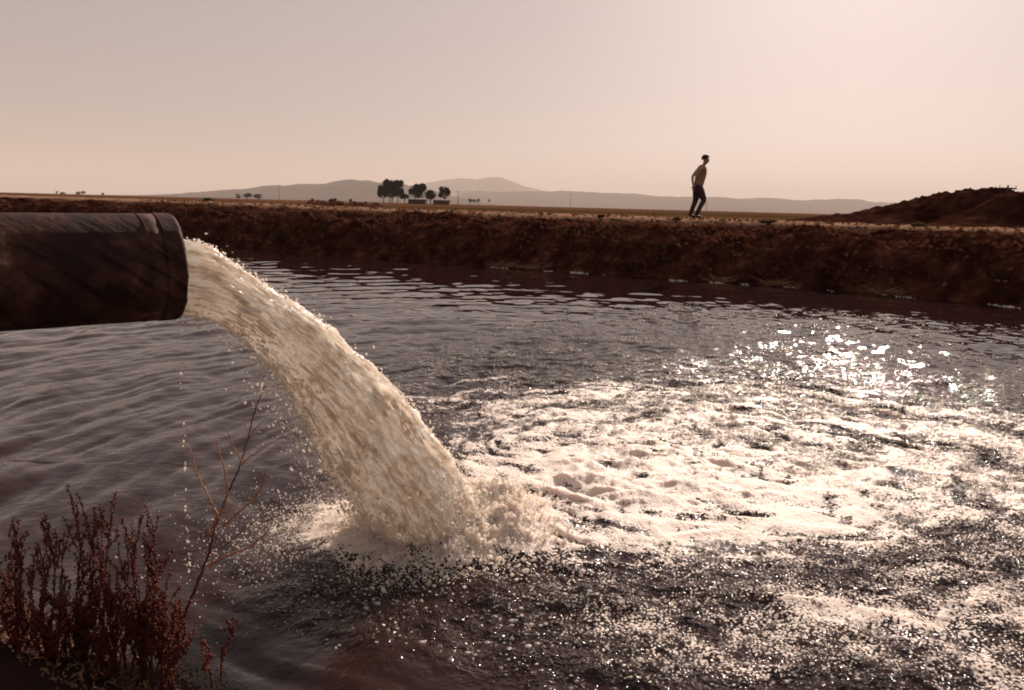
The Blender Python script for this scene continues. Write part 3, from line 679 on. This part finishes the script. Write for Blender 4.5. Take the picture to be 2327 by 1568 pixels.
# ------------------------------------------------------------------ trees on the plain
def crown(g, c, rad, nl, leaf, lobes=9, flat=.75):
    cs = []
    for i in range(lobes):
        a = rng.uniform(0, 2 * np.pi); e = rng.uniform(-.9, 1.1); q = rng.uniform(.35, .72)
        cs.append((c[0] + rad[0] * q * math.cos(a), c[1] + rad[1] * q * math.sin(a), c[2] + rad[2] * .62 * e, rng.uniform(.26, .40)))
    cs.append((*c, .93)); cs = np.array(cs)
    k = rng.integers(0, len(cs), nl); d = rng.normal(0, 1, (nl, 3)); d /= np.linalg.norm(d, axis=1)[:, None]
    r = rng.uniform(.12, 1.04, nl) ** .6
    P = cs[k, :3] + d * (r * cs[k, 3])[:, None] * np.array(rad)
    A = rng.normal(0, 1, (nl, 3)); A /= np.linalg.norm(A, axis=1)[:, None]; B = np.cross(A, rng.normal(0, 1, (nl, 3))); B /= np.linalg.norm(B, axis=1)[:, None]
    s = leaf * rng.uniform(.6, 1.4, (nl, 1))
    V = np.stack([P - A * s, P - B * s * .6, P + A * s, P + B * s * .6], 1).reshape(-1, 3)
    g.add(V, np.arange(nl * 4).reshape(-1, 4))
def tree(x0, x1, ytop, ybot, ybase, Y, label, group, name='tree', nl=2600, trunks=1, lobes=10):
    a, b = at(x0, ybot, Y), at(x1, ytop, Y); base = at((x0 + x1) / 2, ybase, Y); base.z = 1.34
    w_ = (b.x - a.x) / 2; hgt = (b.z - a.z) / 2; c = (0, 0, (a.z + b.z) / 2 - base.z - .06 * hgt)
    r = empty(name, base); tag(r, label, 'tree', group)
    g = Geo()
    for k in range(trunks):
        ox = 0 if trunks == 1 else (k - (trunks - 1) / 2) * w_ * .45
        P = [(ox * .6, 0, -.1), (ox * .7 + .1, .1, c[2] * .35), (ox + rng.normal(0, .2), rng.normal(0, .3), c[2] * .8)]
        g.tube(P, [w_ * .07, w_ * .055, w_ * .035], 7)
        for j in range(4):
            q = np.array(P[-1]) + np.array([rng.normal(0, .45) * w_, rng.normal(0, .45) * w_, rng.uniform(.0, .7) * hgt])
            g.tube([P[1], (np.array(P[1]) + q) / 2 + [0, 0, .1 * hgt], q], [w_ * .04, w_ * .025, w_ * .01], 5)
    g.build('trunk', M['bark'], r)
    g = Geo(); crown(g, c, (w_ * 1.0, w_ * 1.0, hgt * 1.12), int(nl * 2.2), w_ * .10, lobes); g.build('crown', M['leaf'], r, False)
    return r
GT = 'dark round trees of the far farmstead'
tree(856, 887, 411, 449, 461, 430, 'left third of the widest dark crown, leftmost of the farmstead trees', GT, nl=2600)
tree(870, 906, 408, 449, 461, 433, 'middle and tallest tree of the widest dark crown of the farmstead', GT, nl=2800, trunks=2)
tree(889, 919, 410, 448, 461, 430, 'right third of the widest dark crown among the farmstead trees', GT, nl=2600)
tree(908, 930, 440, 452, 461, 428, 'small low tree between the widest crown and the shed', GT, nl=900)
tree(926, 970, 419, 450, 461, 434, 'broad lower tree standing behind the left end of the long dark shed', GT, nl=2800, trunks=2)
tree(962, 994, 433, 452, 461, 436, 'spreading small tree over the gap between the two sheds', GT, nl=1500)
tree(996, 1025, 424, 449, 461, 432, 'compact round tree above the right hand shed', GT, nl=2200)
GF = 'small hazy trees along the horizon'
for x0, x1, yt, lab in [(127, 133, 433, 'thin upright hazy tree on the left horizon'), (137, 151, 436, 'low wide hazy tree beside the thin upright one on the left horizon'), (171, 184, 434, 'hazy round tree left of its twin on the left horizon'), (184, 196, 433, 'last and tallest round tree of the left horizon row'), (231, 238, 438, 'tiny isolated hazy tree on the left horizon')]:
    tree(x0, x1, yt, yt + 8, 446, 1500, lab, GF, nl=350)
for x0, x1, yt, lab in [(535, 548, 440, 'small round tree at the left end of the grey clump before the ridge'), (549, 573, 439, 'wide tree in the middle of the grey clump before the ridge'), (576, 597, 441, 'low tree at the right end of the grey clump before the ridge')]:
    tree(x0, x1, yt, yt + 10, 452, 1100, lab, GF, nl=600)
for x0, x1, yt, lab in [(1062, 1074, 451, 'left of three joined hazy trees right of the farmstead'), (1071, 1083, 452, 'middle of three joined hazy trees right of the farmstead'), (1080, 1092, 451, 'right of three joined hazy trees right of the farmstead'), (1108, 1115, 451, 'lone small tree right of the three joined hazy trees')]:
    tree(x0, x1, yt, yt + 8, 464, 1000, lab, GF, nl=350)

# sheds
def shed(x0, x1, yt, yb, Y, dep, label, pale):
    a = at(x0, yb, Y); b = at(x1, yt, Y); base = Vector(((a.x + b.x) / 2, Y, 1.34)); r = empty('farm_shed', base); tag(r, label, 'shed')
    w_ = (b.x - a.x) / 2; h = b.z - 1.34
    g = Geo(); g.box((-w_, -dep, -.1), (w_, dep, h * .8)); wl = g.build('wall', M['shed'], r, False)
    g = Geo(); e = .5
    V = [(-w_ - e, -dep - e, h * .8), (w_ + e, -dep - e, h * .8), (w_ + e, dep + e, h * .8), (-w_ - e, dep + e, h * .8), (-w_ - e, 0, h), (w_ + e, 0, h)]
    g.add(V, [(0, 1, 5, 4), (2, 3, 4, 5), (0, 3, 2, 1)], [(0, 4, 3), (1, 2, 5)]); g.build('roof', M['shedroof'] if pale else M['shed'], r, False)
    g = Geo()
    g.box((-w_ * .3, -dep - .05, 0), (-w_ * .3 + 2.2, -dep + .05, h * .62)); g.build('door', M['bark'], r, False)
shed(930, 969, 451, 462, 415, 4, 'long low dark shed with a gabled roof under the broad farmstead tree', True)
shed(986, 1022, 453, 463, 413, 4, 'shorter low dark shed with a gabled roof at the right of the farmstead', True)

# poles
def pole(x, yt, Y, label, arm=0.0, rad=.13, base=1.34):
    p = at(x, yt, Y); r = empty('power_pole', (p.x, Y, base)); tag(r, label, 'pole', 'wooden power poles')
    g = Geo(); g.tube([(0, 0, -.3), (0, 0, (p.z - base) * .5), (0, 0, p.z - base)], [rad, rad * .9, rad * .75], 8); g.build('post', M['pole'], r)
    if arm:
        g = Geo(); h = p.z - base - .35; g.box((-arm, -.07, h), (arm, .07, h + .14))
        for k in (-1, 1): g.tube([(k * arm * .93, 0, h + .2), (k * arm * .93, 0, h + .34)], .04, 6)
        g.build('crossarm', M['pole'], r, False)
pole(1041, 434, 380, 'power pole standing just right of the farmstead sheds', .9, .16)
pole(1606, 457, 480, 'thin pole just right of the walking man', 0, .12)
pole(1297, 440, 700, 'faint thin pole halfway between farmstead and walking man', 1.2, .16)
pole(634, 420, 800, 'faint pole in front of the long hazy ridge', 1.2, .18)
pole(2291, 421, 75, 'pole whose crossarm shows above the dirt mound', .8, .11)

# ------------------------------------------------------------------ vegetation on the far bank
def ground_at(x, d):
    return np.stack([x, shore(x) + d / CA, bank_z(x, d)], -1)
def tufts(name, n, xr, dr, hr, blades, mat, label, patchy=0.0, seed=1, bw=.012, lean=.5):
    x = rng.uniform(*xr, n * 3); d = dr[0] + (dr[1] - dr[0]) * rng.uniform(0, 1, n * 3) ** 1.3
    k = rng.uniform(0, 1, n * 3) < sstep(patchy - .15, patchy + .15, fbm(x * .8, d * .9, 3, seed)); x, d = x[k][:n], d[k][:n]; n = len(x)
    B = np.repeat(ground_at(x, d), blades, 0); hh = np.repeat(rng.uniform(*hr, n), blades) * rng.uniform(.5, 1.1, n * blades); m = len(B)
    a = rng.uniform(0, 2 * np.pi, m); l = rng.uniform(.1, lean, m) * hh
    D = np.stack([np.cos(a), np.sin(a), 0 * a], 1); B = B + D * rng.uniform(0, .05, (m, 1)); W = np.stack([-np.sin(a), np.cos(a), 0 * a], 1) * bw * rng.uniform(.6, 1.5, (m, 1))
    mid = B + D * (l * .35)[:, None] + np.stack([0 * a, 0 * a, hh * .6], 1); tip = B + D * l[:, None] + np.stack([0 * a, 0 * a, hh], 1)
    V = np.stack([B - W, B + W, mid + W * .7, mid - W * .7, tip], 1).reshape(-1, 3); i = np.arange(m) * 5
    ob = mesh(name, V, [np.stack([i, i + 1, i + 2, i + 3], 1), np.stack([i + 3, i + 2, i + 4], 1)], mat, smooth=False)
    tag(ob, label, 'weeds', kind='stuff')
tufts('dry_grass', 3000, (-22, 17), (.1, 2.6), (.05, .15), 14, M['dry'], 'dry brown weeds and grass tangled over the far bank', -.05, 601)
tufts('green_weeds', 260, (-20, 17), (.6, 5.5), (.04, .11), 14, M['green'], 'patches of low green weeds on the far bank', .12, 611)

def bush(x, y, Y, w_, h, label, mat='green', z=None, group='low bushes on the far side'):
    p = at(x, y, Y); zz = z if z is not None else float(bank_z(np.array(p.x), np.array((Y - shore(p.x)) * CA)))
    r = empty('bush', (p.x, Y, zz)); tag(r, label, 'bush', group)
    g = Geo()
    for k in range(7): 
        a = rng.uniform(0, 6.28); g.tube([(0, 0, -.05), (w_ * .3 * math.cos(a), w_ * .3 * math.sin(a), h * .6)], [w_ * .03, w_ * .012], 5)
    g.build('stem', M['twigdark'], r)
    g = Geo(); crown(g, (0, 0, h * .5), (w_ * .5, w_ * .5, h * .45), 700, w_ * .05, 7); g.build('leaves', M[mat], r, False)
bush(632, 463, 29, .75, .30, 'leafy green bush on the bank crest left of the farmstead')
bush(2090, 512, 21.5, .5, .16, 'low grey green bush at the foot of the dirt mound', z=1.5)
bush(1745, 500, 22.3, .55, .12, 'flat green bush on the bank just right of the walking man', z=1.5)
bush(1535, 502, 22, .3, .13, 'dark squat bush on the bank just left of the walking man', 'leaf', z=1.5)
bush(1365, 492, 23, .3, .13, 'small dark tuft of bush on the track left of the walking man', 'leaf', z=1.5)
bush(475, 453, 60, 1.1, .55, 'dark rounded bush alone on the field above the pipe end', 'leaf', z=1.36)
bush(755, 455, 90, 1.2, .9, 'dark rounded bush on the field left of the farmstead', 'leaf', z=1.36)

# brush heap and drift at the far waterline
def brush(x0, x1, d0, n, label):
    g = Geo(); cx = (x0 + x1) / 2; c = ground_at(np.array([cx]), np.array([d0]))[0]; r = c.copy()
    for k in range(n):
        x = rng.uniform(x0, x1); p = np.array([x, float(shore(x)) + (d0 + rng.uniform(-.15, .2)) / CA, rng.uniform(.0, .10)])
        a = rng.normal(0, .5) + (math.pi if rng.uniform() < .5 else 0); L = rng.uniform(.1, .45)
        q = p + L * np.array([math.cos(a), -math.sin(abs(a)) * .35, rng.uniform(.05, .5)])
        g.tube([p, (p + q) / 2 + rng.normal(0, .02, 3), q], [.007, .005, .002], 5)
    o = g.build('brush_heap', M['debris']); tag(o, label, 'brush', 'dead brush along the far waterline')
brush(-.7, .9, -.15, 110, 'wide heap of dead brush lying in the far waterline right of the jet')
brush(5.0, 5.5, -.1, 50, 'small drift of dead sticks at the waterline below the walking man')
brush(6.25, 6.8, -.1, 60, 'small drift of dead sticks at the waterline just right of the walking man')
brush(8.3, 8.8, -.1, 70, 'scattered dead sticks at the waterline in front of the dirt mound')
def branch(pts, rad, label):
    g = Geo(); g.tube(pts, np.linspace(rad, rad * .3, len(pts)), 6); P = np.array([tuple(p) for p in pts])
    for k in range(5):
        b = P[rng.integers(1, len(P))]; g.tube([b, b + rng.normal(0, .08, 3) + [0, 0, .08]], [rad * .4, rad * .15], 5)
    o = g.build('dead_branch', M['twig']); tag(o, label, 'branch', 'dead branches on the far bank')
branch([at(2232, 735, 17.0), at(2250, 725, 17.1), at(2285, 716, 17.3)], .012, 'bare reddish branch leaning at the waterline near the right edge')
branch([at(2380, 690, 17.2), at(2400, 677, 17.3), at(2430, 668, 17.5), at(2450, 682, 17.4)], .014, 'arched bare branch on the dark bank face near the right edge')
# clods along the crest and track
def clods(n, xr, dr, rr3, label, name='clods'):
    x = rng.uniform(*xr, n); d = rng.uniform(*dr, n); P = ground_at(x, d); rs = rng.uniform(*rr3, n)
    g = Geo(); g.blobs(P, orient(rng.normal(0, 1, (n, 3)), rs * rng.uniform(.8, 1.6, n), rs, .1), 0)
    tag(g.build(name, M['soil'], smooth=False), label, 'clods', kind='stuff')
clods(2600, (-18, 17), (.3, 6), (.012, .06), 'broken clods of dry earth scattered over the far bank')
x = rng.uniform(-16, -10.5, 260); P = np.stack([x, 62 + rng.normal(0, 1.0, 260), 1.38 + rng.exponential(.09, 260)], 1); g = Geo()
g.blobs(P, iso(260, rng.uniform(.06, .22, 260)), 0); tag(g.build('rubble_berm', M['soil'], smooth=False), 'low berm of dark broken clods on the field left of the farmstead', 'berm', kind='stuff')

# ------------------------------------------------------------------ walking man
def skin_body(name, joints, edges, mat, parent, sub=2):
    me = bpy.data.meshes.new(name + '_cage'); me.from_pydata([j[0] for j in joints], edges, []); me.update()
    o = bpy.data.objects.new(name + '_cage', me); COL.objects.link(o)
    md_ = o.modifiers.new('s', 'SKIN'); md_.use_smooth_shade = True
    for i, j in enumerate(joints):
        sv_ = me.skin_vertices[0].data[i]; rr4 = j[1]; sv_.radius = rr4 if isinstance(rr4, tuple) else (rr4, rr4); sv_.use_root = (i == 0)
    s2 = o.modifiers.new('d', 'SUBSURF'); s2.levels = sub; s2.render_levels = sub
    dg = bpy.context.evaluated_depsgraph_get(); nm = bpy.data.meshes.new_from_object(o.evaluated_get(dg)); nm.name = name
    bpy.data.objects.remove(o, do_unlink=True)
    q = bpy.data.objects.new(name, nm); COL.objects.link(q); q.parent = parent; nm.materials.clear(); nm.materials.append(mat)
    nm.polygons.foreach_set('use_smooth', np.ones(len(nm.polygons), bool)); return q
MY_ = 22.3; mp_ = at(1583, 496, MY_); GZ = mp_.z
man = empty('person', (mp_.x, MY_, GZ)); tag(man, 'bare chested man in dark trousers walking right along the far bank', 'person')
J = [((-.02, 0, .80), (.10, .12)), ((-.015, 0, .88), (.115, .145)), ((.01, 0, .98), (.11, .145)), ((.03, 0, 1.12), (.125, .165)), ((.045, 0, 1.26), (.13, .175)), ((.065, 0, 1.36), (.08, .13)), ((.10, 0, 1.43), .052), ((.13, 0, 1.475), .052),
     ((.150, 0, 1.545), (.092, .074)), ((.155, 0, 1.615), (.096, .08)), ((.150, 0, 1.66), (.055, .05)), ((.195, 0, 1.50), (.04, .035)), ((.242, 0, 1.545), .013)]
Ed = [(0, 1), (1, 2), (2, 3), (3, 4), (4, 5), (5, 6), (6, 7), (7, 8), (8, 9), (9, 10), (8, 11), (8, 12)]
def arm(side):
    b = len(J); y = side
    J.extend([((.045, .185 * y, 1.355), .058), ((-.06, .215 * y, 1.25), .046), ((-.135, .235 * y, 1.13), .038), ((-.13, .19 * y, .99), .034), ((-.12, .13 * y, .885), .024), ((-.125, .10 * y, .835), (.016, .036))])
    Ed.extend([(5, b), (b, b + 1), (b + 1, b + 2), (b + 2, b + 3), (b + 3, b + 4), (b + 4, b + 5)])
    h = b + 5
    for k in range(4):
        o_y = (k - 1.5) * .018; L = (.8, 1.0, .95, .75)[k]; c = len(J)
        J.extend([((-.137, .10 * y + o_y, .80), .0088), ((-.150, .10 * y + o_y - .004 * y, .80 - .028 * L), .008), ((-.138, .10 * y + o_y - .01 * y, .80 - .05 * L), .007)])
        Ed.extend([(h, c), (c, c + 1), (c + 1, c + 2)])
    c = len(J); J.extend([((-.115, .10 * y - .035 * y, .835), .010), ((-.128, .10 * y - .045 * y, .80), .008)]); Ed.extend([(h, c), (c, c + 1)])
arm(-1); arm(1)
body = skin_body('body', J, Ed, M['skin'], man)
def leg(hip, knee, ank, toe, y):
    m1 = [(a * .55 + b * .45) for a, b in zip(hip, knee)]; m2 = [(a * .6 + b * .4) for a, b in zip(knee, ank)]
    return [((*hip[:1], y, hip[1]), .12), ((m1[0], y, m1[1]), .112), ((knee[0], y, knee[1]), .078), ((m2[0] - .008, y, m2[1]), .068), ((ank[0], y, ank[1] - .05), .062)]
L1 = leg((.0, .80), (.155, .49), (-.03, .14), None, -.085); L2 = leg((-.03, .80), (-.035, .47), (-.16, .14), None, .085)
JT = [((-.01, 0, .945), (.128, .16)), ((-.02, 0, .82), (.135, .165))] + L1 + L2
ET = [(0, 1), (1, 2), (2, 3), (3, 4), (4, 5), (5, 6), (1, 7), (7, 8), (8, 9), (9, 10), (10, 11)]
skin_body('trousers', JT, ET, M['trousers'], man)
def shoe(x, z, y, pitch):
    c, s_ = math.cos(pitch), math.sin(pitch)
    pts = [((-.02, .11), .055), ((-.035, .035), .048), ((.05, .045), .042), ((.11, .03), .038), ((.16, .025), .028)]
    Jq = [((x + px_ * c + pz_ * s_, y, z - px_ * s_ + pz_ * c), r) for (px_, pz_), r in pts]
    skin_body('shoe', Jq, [(0, 1), (1, 2), (2, 3), (3, 4)], M['shoe'], man)
shoe(-.02, .012, -.085, .08); shoe(-.17, .045, .085, .35)
# hair as a cap over the skull
hv_, hf_ = ICO[2]; V = hv_ * np.array([.112, .094, .10]); V = V[:] + np.array([.138, 0, 1.625])
keep = (hv_[hf_].mean(1) @ np.array([-.45, 0, .89])) > -.05; used = np.unique(hf_[keep]); mpx = -np.ones(len(hv_), int); mpx[used] = np.arange(len(used))
ho = mesh('hair', V[used], mpx[hf_[keep]], M['hair'], man); so_ = ho.modifiers.new('t', 'SOLIDIFY'); so_.thickness = .012
for y in (-1, 1):
    g = Geo(); g.blobs(np.array([[.135, y * .062, 1.575]]), np.diag([.018, .008, .03])[None], 1); g.build('ear', M['skin'], man)
    g = Geo(); g.blobs(np.array([[.228, y * .03, 1.585]]), iso(1, [.012]), 1); g.build('eye', M['hair'], man)
st_ = Geo(); st_.tube([(mp_.x - .10, MY_ - .14, GZ + .845), (mp_.x - .16, MY_ - .13, GZ + .835), (mp_.x - .215, MY_ - .12, GZ + .828)], [.014, .014, .017], 8)
tag(st_.build('short_stick', M['twigdark']), 'short dark stick held behind the walking man at hip height', 'stick')

# ------------------------------------------------------------------ foreground plants
def spline(P, n):
    P = np.array([tuple(p) for p in P]); t = np.linspace(0, len(P) - 1, n); i = np.clip(t.astype(int), 0, len(P) - 2); f = (t - i)[:, None]
    p0 = P[np.maximum(i - 1, 0)]; p1 = P[i]; p2 = P[i + 1]; p3 = P[np.minimum(i + 2, len(P) - 1)]
    return .5 * ((2 * p1) + (-p0 + p2) * f + (2 * p0 - 5 * p1 + 4 * p2 - p3) * f ** 2 + (-p0 + 3 * p1 - 3 * p2 + p3) * f ** 3)
tw = empty('bare_shrub', at(370, 1515, 2.5)); tag(tw, 'tall bare forked shrub of thin orange twigs in front of the jet', 'shrub')
L0 = np.array(tw.location)
def br(pts, Y0, Y1, r0_, r1_, dark=False, name='twig'):
    q = [np.array(at(x, y, Y0 + (Y1 - Y0) * k / (len(pts) - 1))) - L0 for k, (x, y) in enumerate(pts)]
    P = spline(q, 10 * (len(q) - 1)); P = P + rng.normal(0, .0012, P.shape)
    rad = np.linspace(r0_, r1_, len(P)) * (1 + .12 * np.sin(np.arange(len(P)) * 1.9))
    g = Geo(); g.tube(P, rad, 7); return g.build(name, M['twigdark' if dark else 'twig'], tw)
br([(365, 1530), (395, 1470), (430, 1370), (455, 1310), (475, 1255), (485, 1210), (500, 1170), (520, 1115), (545, 1060), (562, 1000), (580, 930), (605, 875)], 2.5, 2.75, .0062, .0016, True, 'stem')
br([(478, 1215), (490, 1180), (510, 1150), (516, 1110), (508, 1060), (495, 1020), (492, 1000)], 2.56, 2.5, .0042, .0014)
br([(508, 1195), (535, 1170), (570, 1140), (595, 1105), (604, 1070)], 2.58, 2.5, .0040, .0022)
br([(472, 1285), (520, 1262), (570, 1240), (605, 1210), (622, 1180)], 2.54, 2.45, .0040, .0018)
br([(500, 1180), (470, 1120), (445, 1070), (432, 1020), (405, 1000)], 2.57, 2.65, .0030, .0010)
br([(445, 1085), (452, 1062), (456, 1055)], 2.62, 2.6, .0022, .001)
br([(548, 1048), (530, 1015), (520, 985), (518, 975)], 2.68, 2.6, .0026, .0010)
br([(545, 1058), (580, 1030), (620, 1005), (650, 990)], 2.68, 2.62, .0026, .0008)
br([(560, 1005), (580, 975), (600, 955), (620, 948)], 2.71, 2.68, .0022, .0007)
br([(562, 975), (552, 955), (549, 935)], 2.72, 2.7, .0018, .0006)
br([(508, 1165), (525, 1155), (548, 1152)], 2.6, 2.55, .002, .001)
br([(490, 1255), (530, 1225), (556, 1195), (562, 1180)], 2.56, 2.6, .0018, .0008, True)
br([(495, 1030), (480, 1000), (470, 985)], 2.5, 2.5, .0015, .0006)
br([(596, 1180), (592, 1150), (594, 1120)], 2.5, 2.5, .0016, .0006, True)
br([(432, 1365), (460, 1362), (480, 1345)], 2.52, 2.48, .0018, .0007)

def weed_plant(bx, by, Y, stems, label, H0):
    b = at(bx, by, Y); r = empty('red_weed', b); tag(r, label, 'plant', 'dark red beaded weeds on the near bank')
    gs_, gb = Geo(), Geo(); C = []; Rd = []
    stems = list(stems) + [(bx + rng.uniform(-48, 48), rng.uniform(1330, 1470)) for _ in range(0 if bx > 450 else 9)]
    for (tx, ty) in stems:
        t = np.array(at(tx, ty, Y + rng.uniform(-.12, .18)) - b); k = rng.normal(0, .02, 3); k[2] = 0
        P = spline([np.array([rng.normal(0, .03), rng.normal(0, .03), -.06]), t * .35 + k, t * .7 + k * 1.4 + rng.normal(0, .012, 3), t], 40)
        gs_.tube(P, np.linspace(.0035, .0012, len(P)), 5)
        lines = [(P, 1.0)]
        L = np.linalg.norm(t)
        for j in range(int(3 + L * 9)):
            q = rng.integers(8, 34); s0 = P[q]; d = np.array([rng.normal(0, .022), rng.normal(0, .022), rng.uniform(.03, .12) * (.6 + L)])
            Q = spline([s0, s0 + d * .5 + rng.normal(0, .006, 3), s0 + d], 14); gs_.tube(Q, np.linspace(.002, .0009, 14), 4); lines.append((Q, .8))
        for Q, sc in lines:
            m = int(len(Q) * 2.3 * sc) + 4; tt = rng.uniform(.12, 1, m) * (len(Q) - 1); i = np.minimum(tt.astype(int), len(Q) - 2); c = Q[i] + (Q[i + 1] - Q[i]) * (tt - i)[:, None] + rng.normal(0, .0035, (m, 3))
            C.append(c); Rd.append(rng.uniform(.0016, .0040, m))
    C = np.vstack(C); Rd = np.concatenate(Rd); n = len(C)
    gs_.build('stem', M['glass_stem'], r); gb.blobs(C, orient(rng.normal(0, .3, (n, 3)) + [0, 0, 1], Rd * 1.5, Rd, .2), 0); gb.build('leaves', M['bead'], r)
weeds = [(40, 1500, 2.55, [(28, 1175), (45, 1180), (52, 1215), (20, 1260), (75, 1300), (35, 1330)], 'reddest weed clump at the very left edge'),
         (115, 1520, 2.5, [(100, 1165), (85, 1235), (130, 1250), (60, 1290), (150, 1310), (110, 1360)], 'weed clump with a dark bent stem second from the left edge'),
         (175, 1520, 2.6, [(152, 1100), (175, 1120), (145, 1210), (190, 1260), (205, 1330), (165, 1370)], 'tallest beaded weed clump of the row'),
         (250, 1520, 2.5, [(233, 1160), (262, 1140), (225, 1240), (245, 1270), (285, 1210), (212, 1390), (275, 1340)], 'weed clump with two close upright spikes in the middle of the row'),
         (320, 1525, 2.55, [(325, 1170), (362, 1170), (300, 1260), (340, 1290), (372, 1270), (305, 1390)], 'weed clump with widely spread spikes left of the bare shrub'),
         (370, 1530, 2.45, [(385, 1300), (402, 1370), (392, 1250), (350, 1390), (412, 1440)], 'short weed clump at the foot of the bare shrub'),
         (485, 1535, 2.42, [(498, 1430), (478, 1480)], 'single short red spike right of the bare shrub')]
for bx, by, Y, st, lab in weeds: weed_plant(bx, by, Y, st, lab, 0)
def litter():
    n = 1500; x = rng.uniform(-1.95, -.95, n); nd_ = rng.uniform(-.12, .5, n)
    y = near_line(x) - nd_ / .857; z = np.interp(nd_, [-1.2, 0, .4, 1.3], [-.7, 0, .22, .72]) + rng.uniform(.0, .05, n); rs = rng.uniform(.002, .006, n)
    g = Geo(); g.blobs(np.stack([x, y, np.maximum(z, .01)], 1), orient(rng.normal(0, 1, (n, 3)), rs * rng.uniform(1, 4, n), rs * .7, .1), 0)
    tag(g.build('dry_litter', M['debris']), 'pale orange scraps of dry weed lying at the foot of the plants', 'litter', kind='stuff')
litter()

# ------------------------------------------------------------------ haze
def haze():
    m, n, out = newmat('dusty_air'); v = N(n, 'ShaderNodeVolumePrincipled', Density=.65e-4, Anisotropy=.0); v.inputs['Color'].default_value = (.96, .90, .86, 1)
    n.links.new(v.outputs[0], out.inputs['Volume'])
    g = Geo(); g.box((-34000, -24000, -4), (34000, 36000, 950)); o = g.build('haze', m, smooth=False); tag(o, 'pale dusty air over the plain', kind='stuff')
haze()
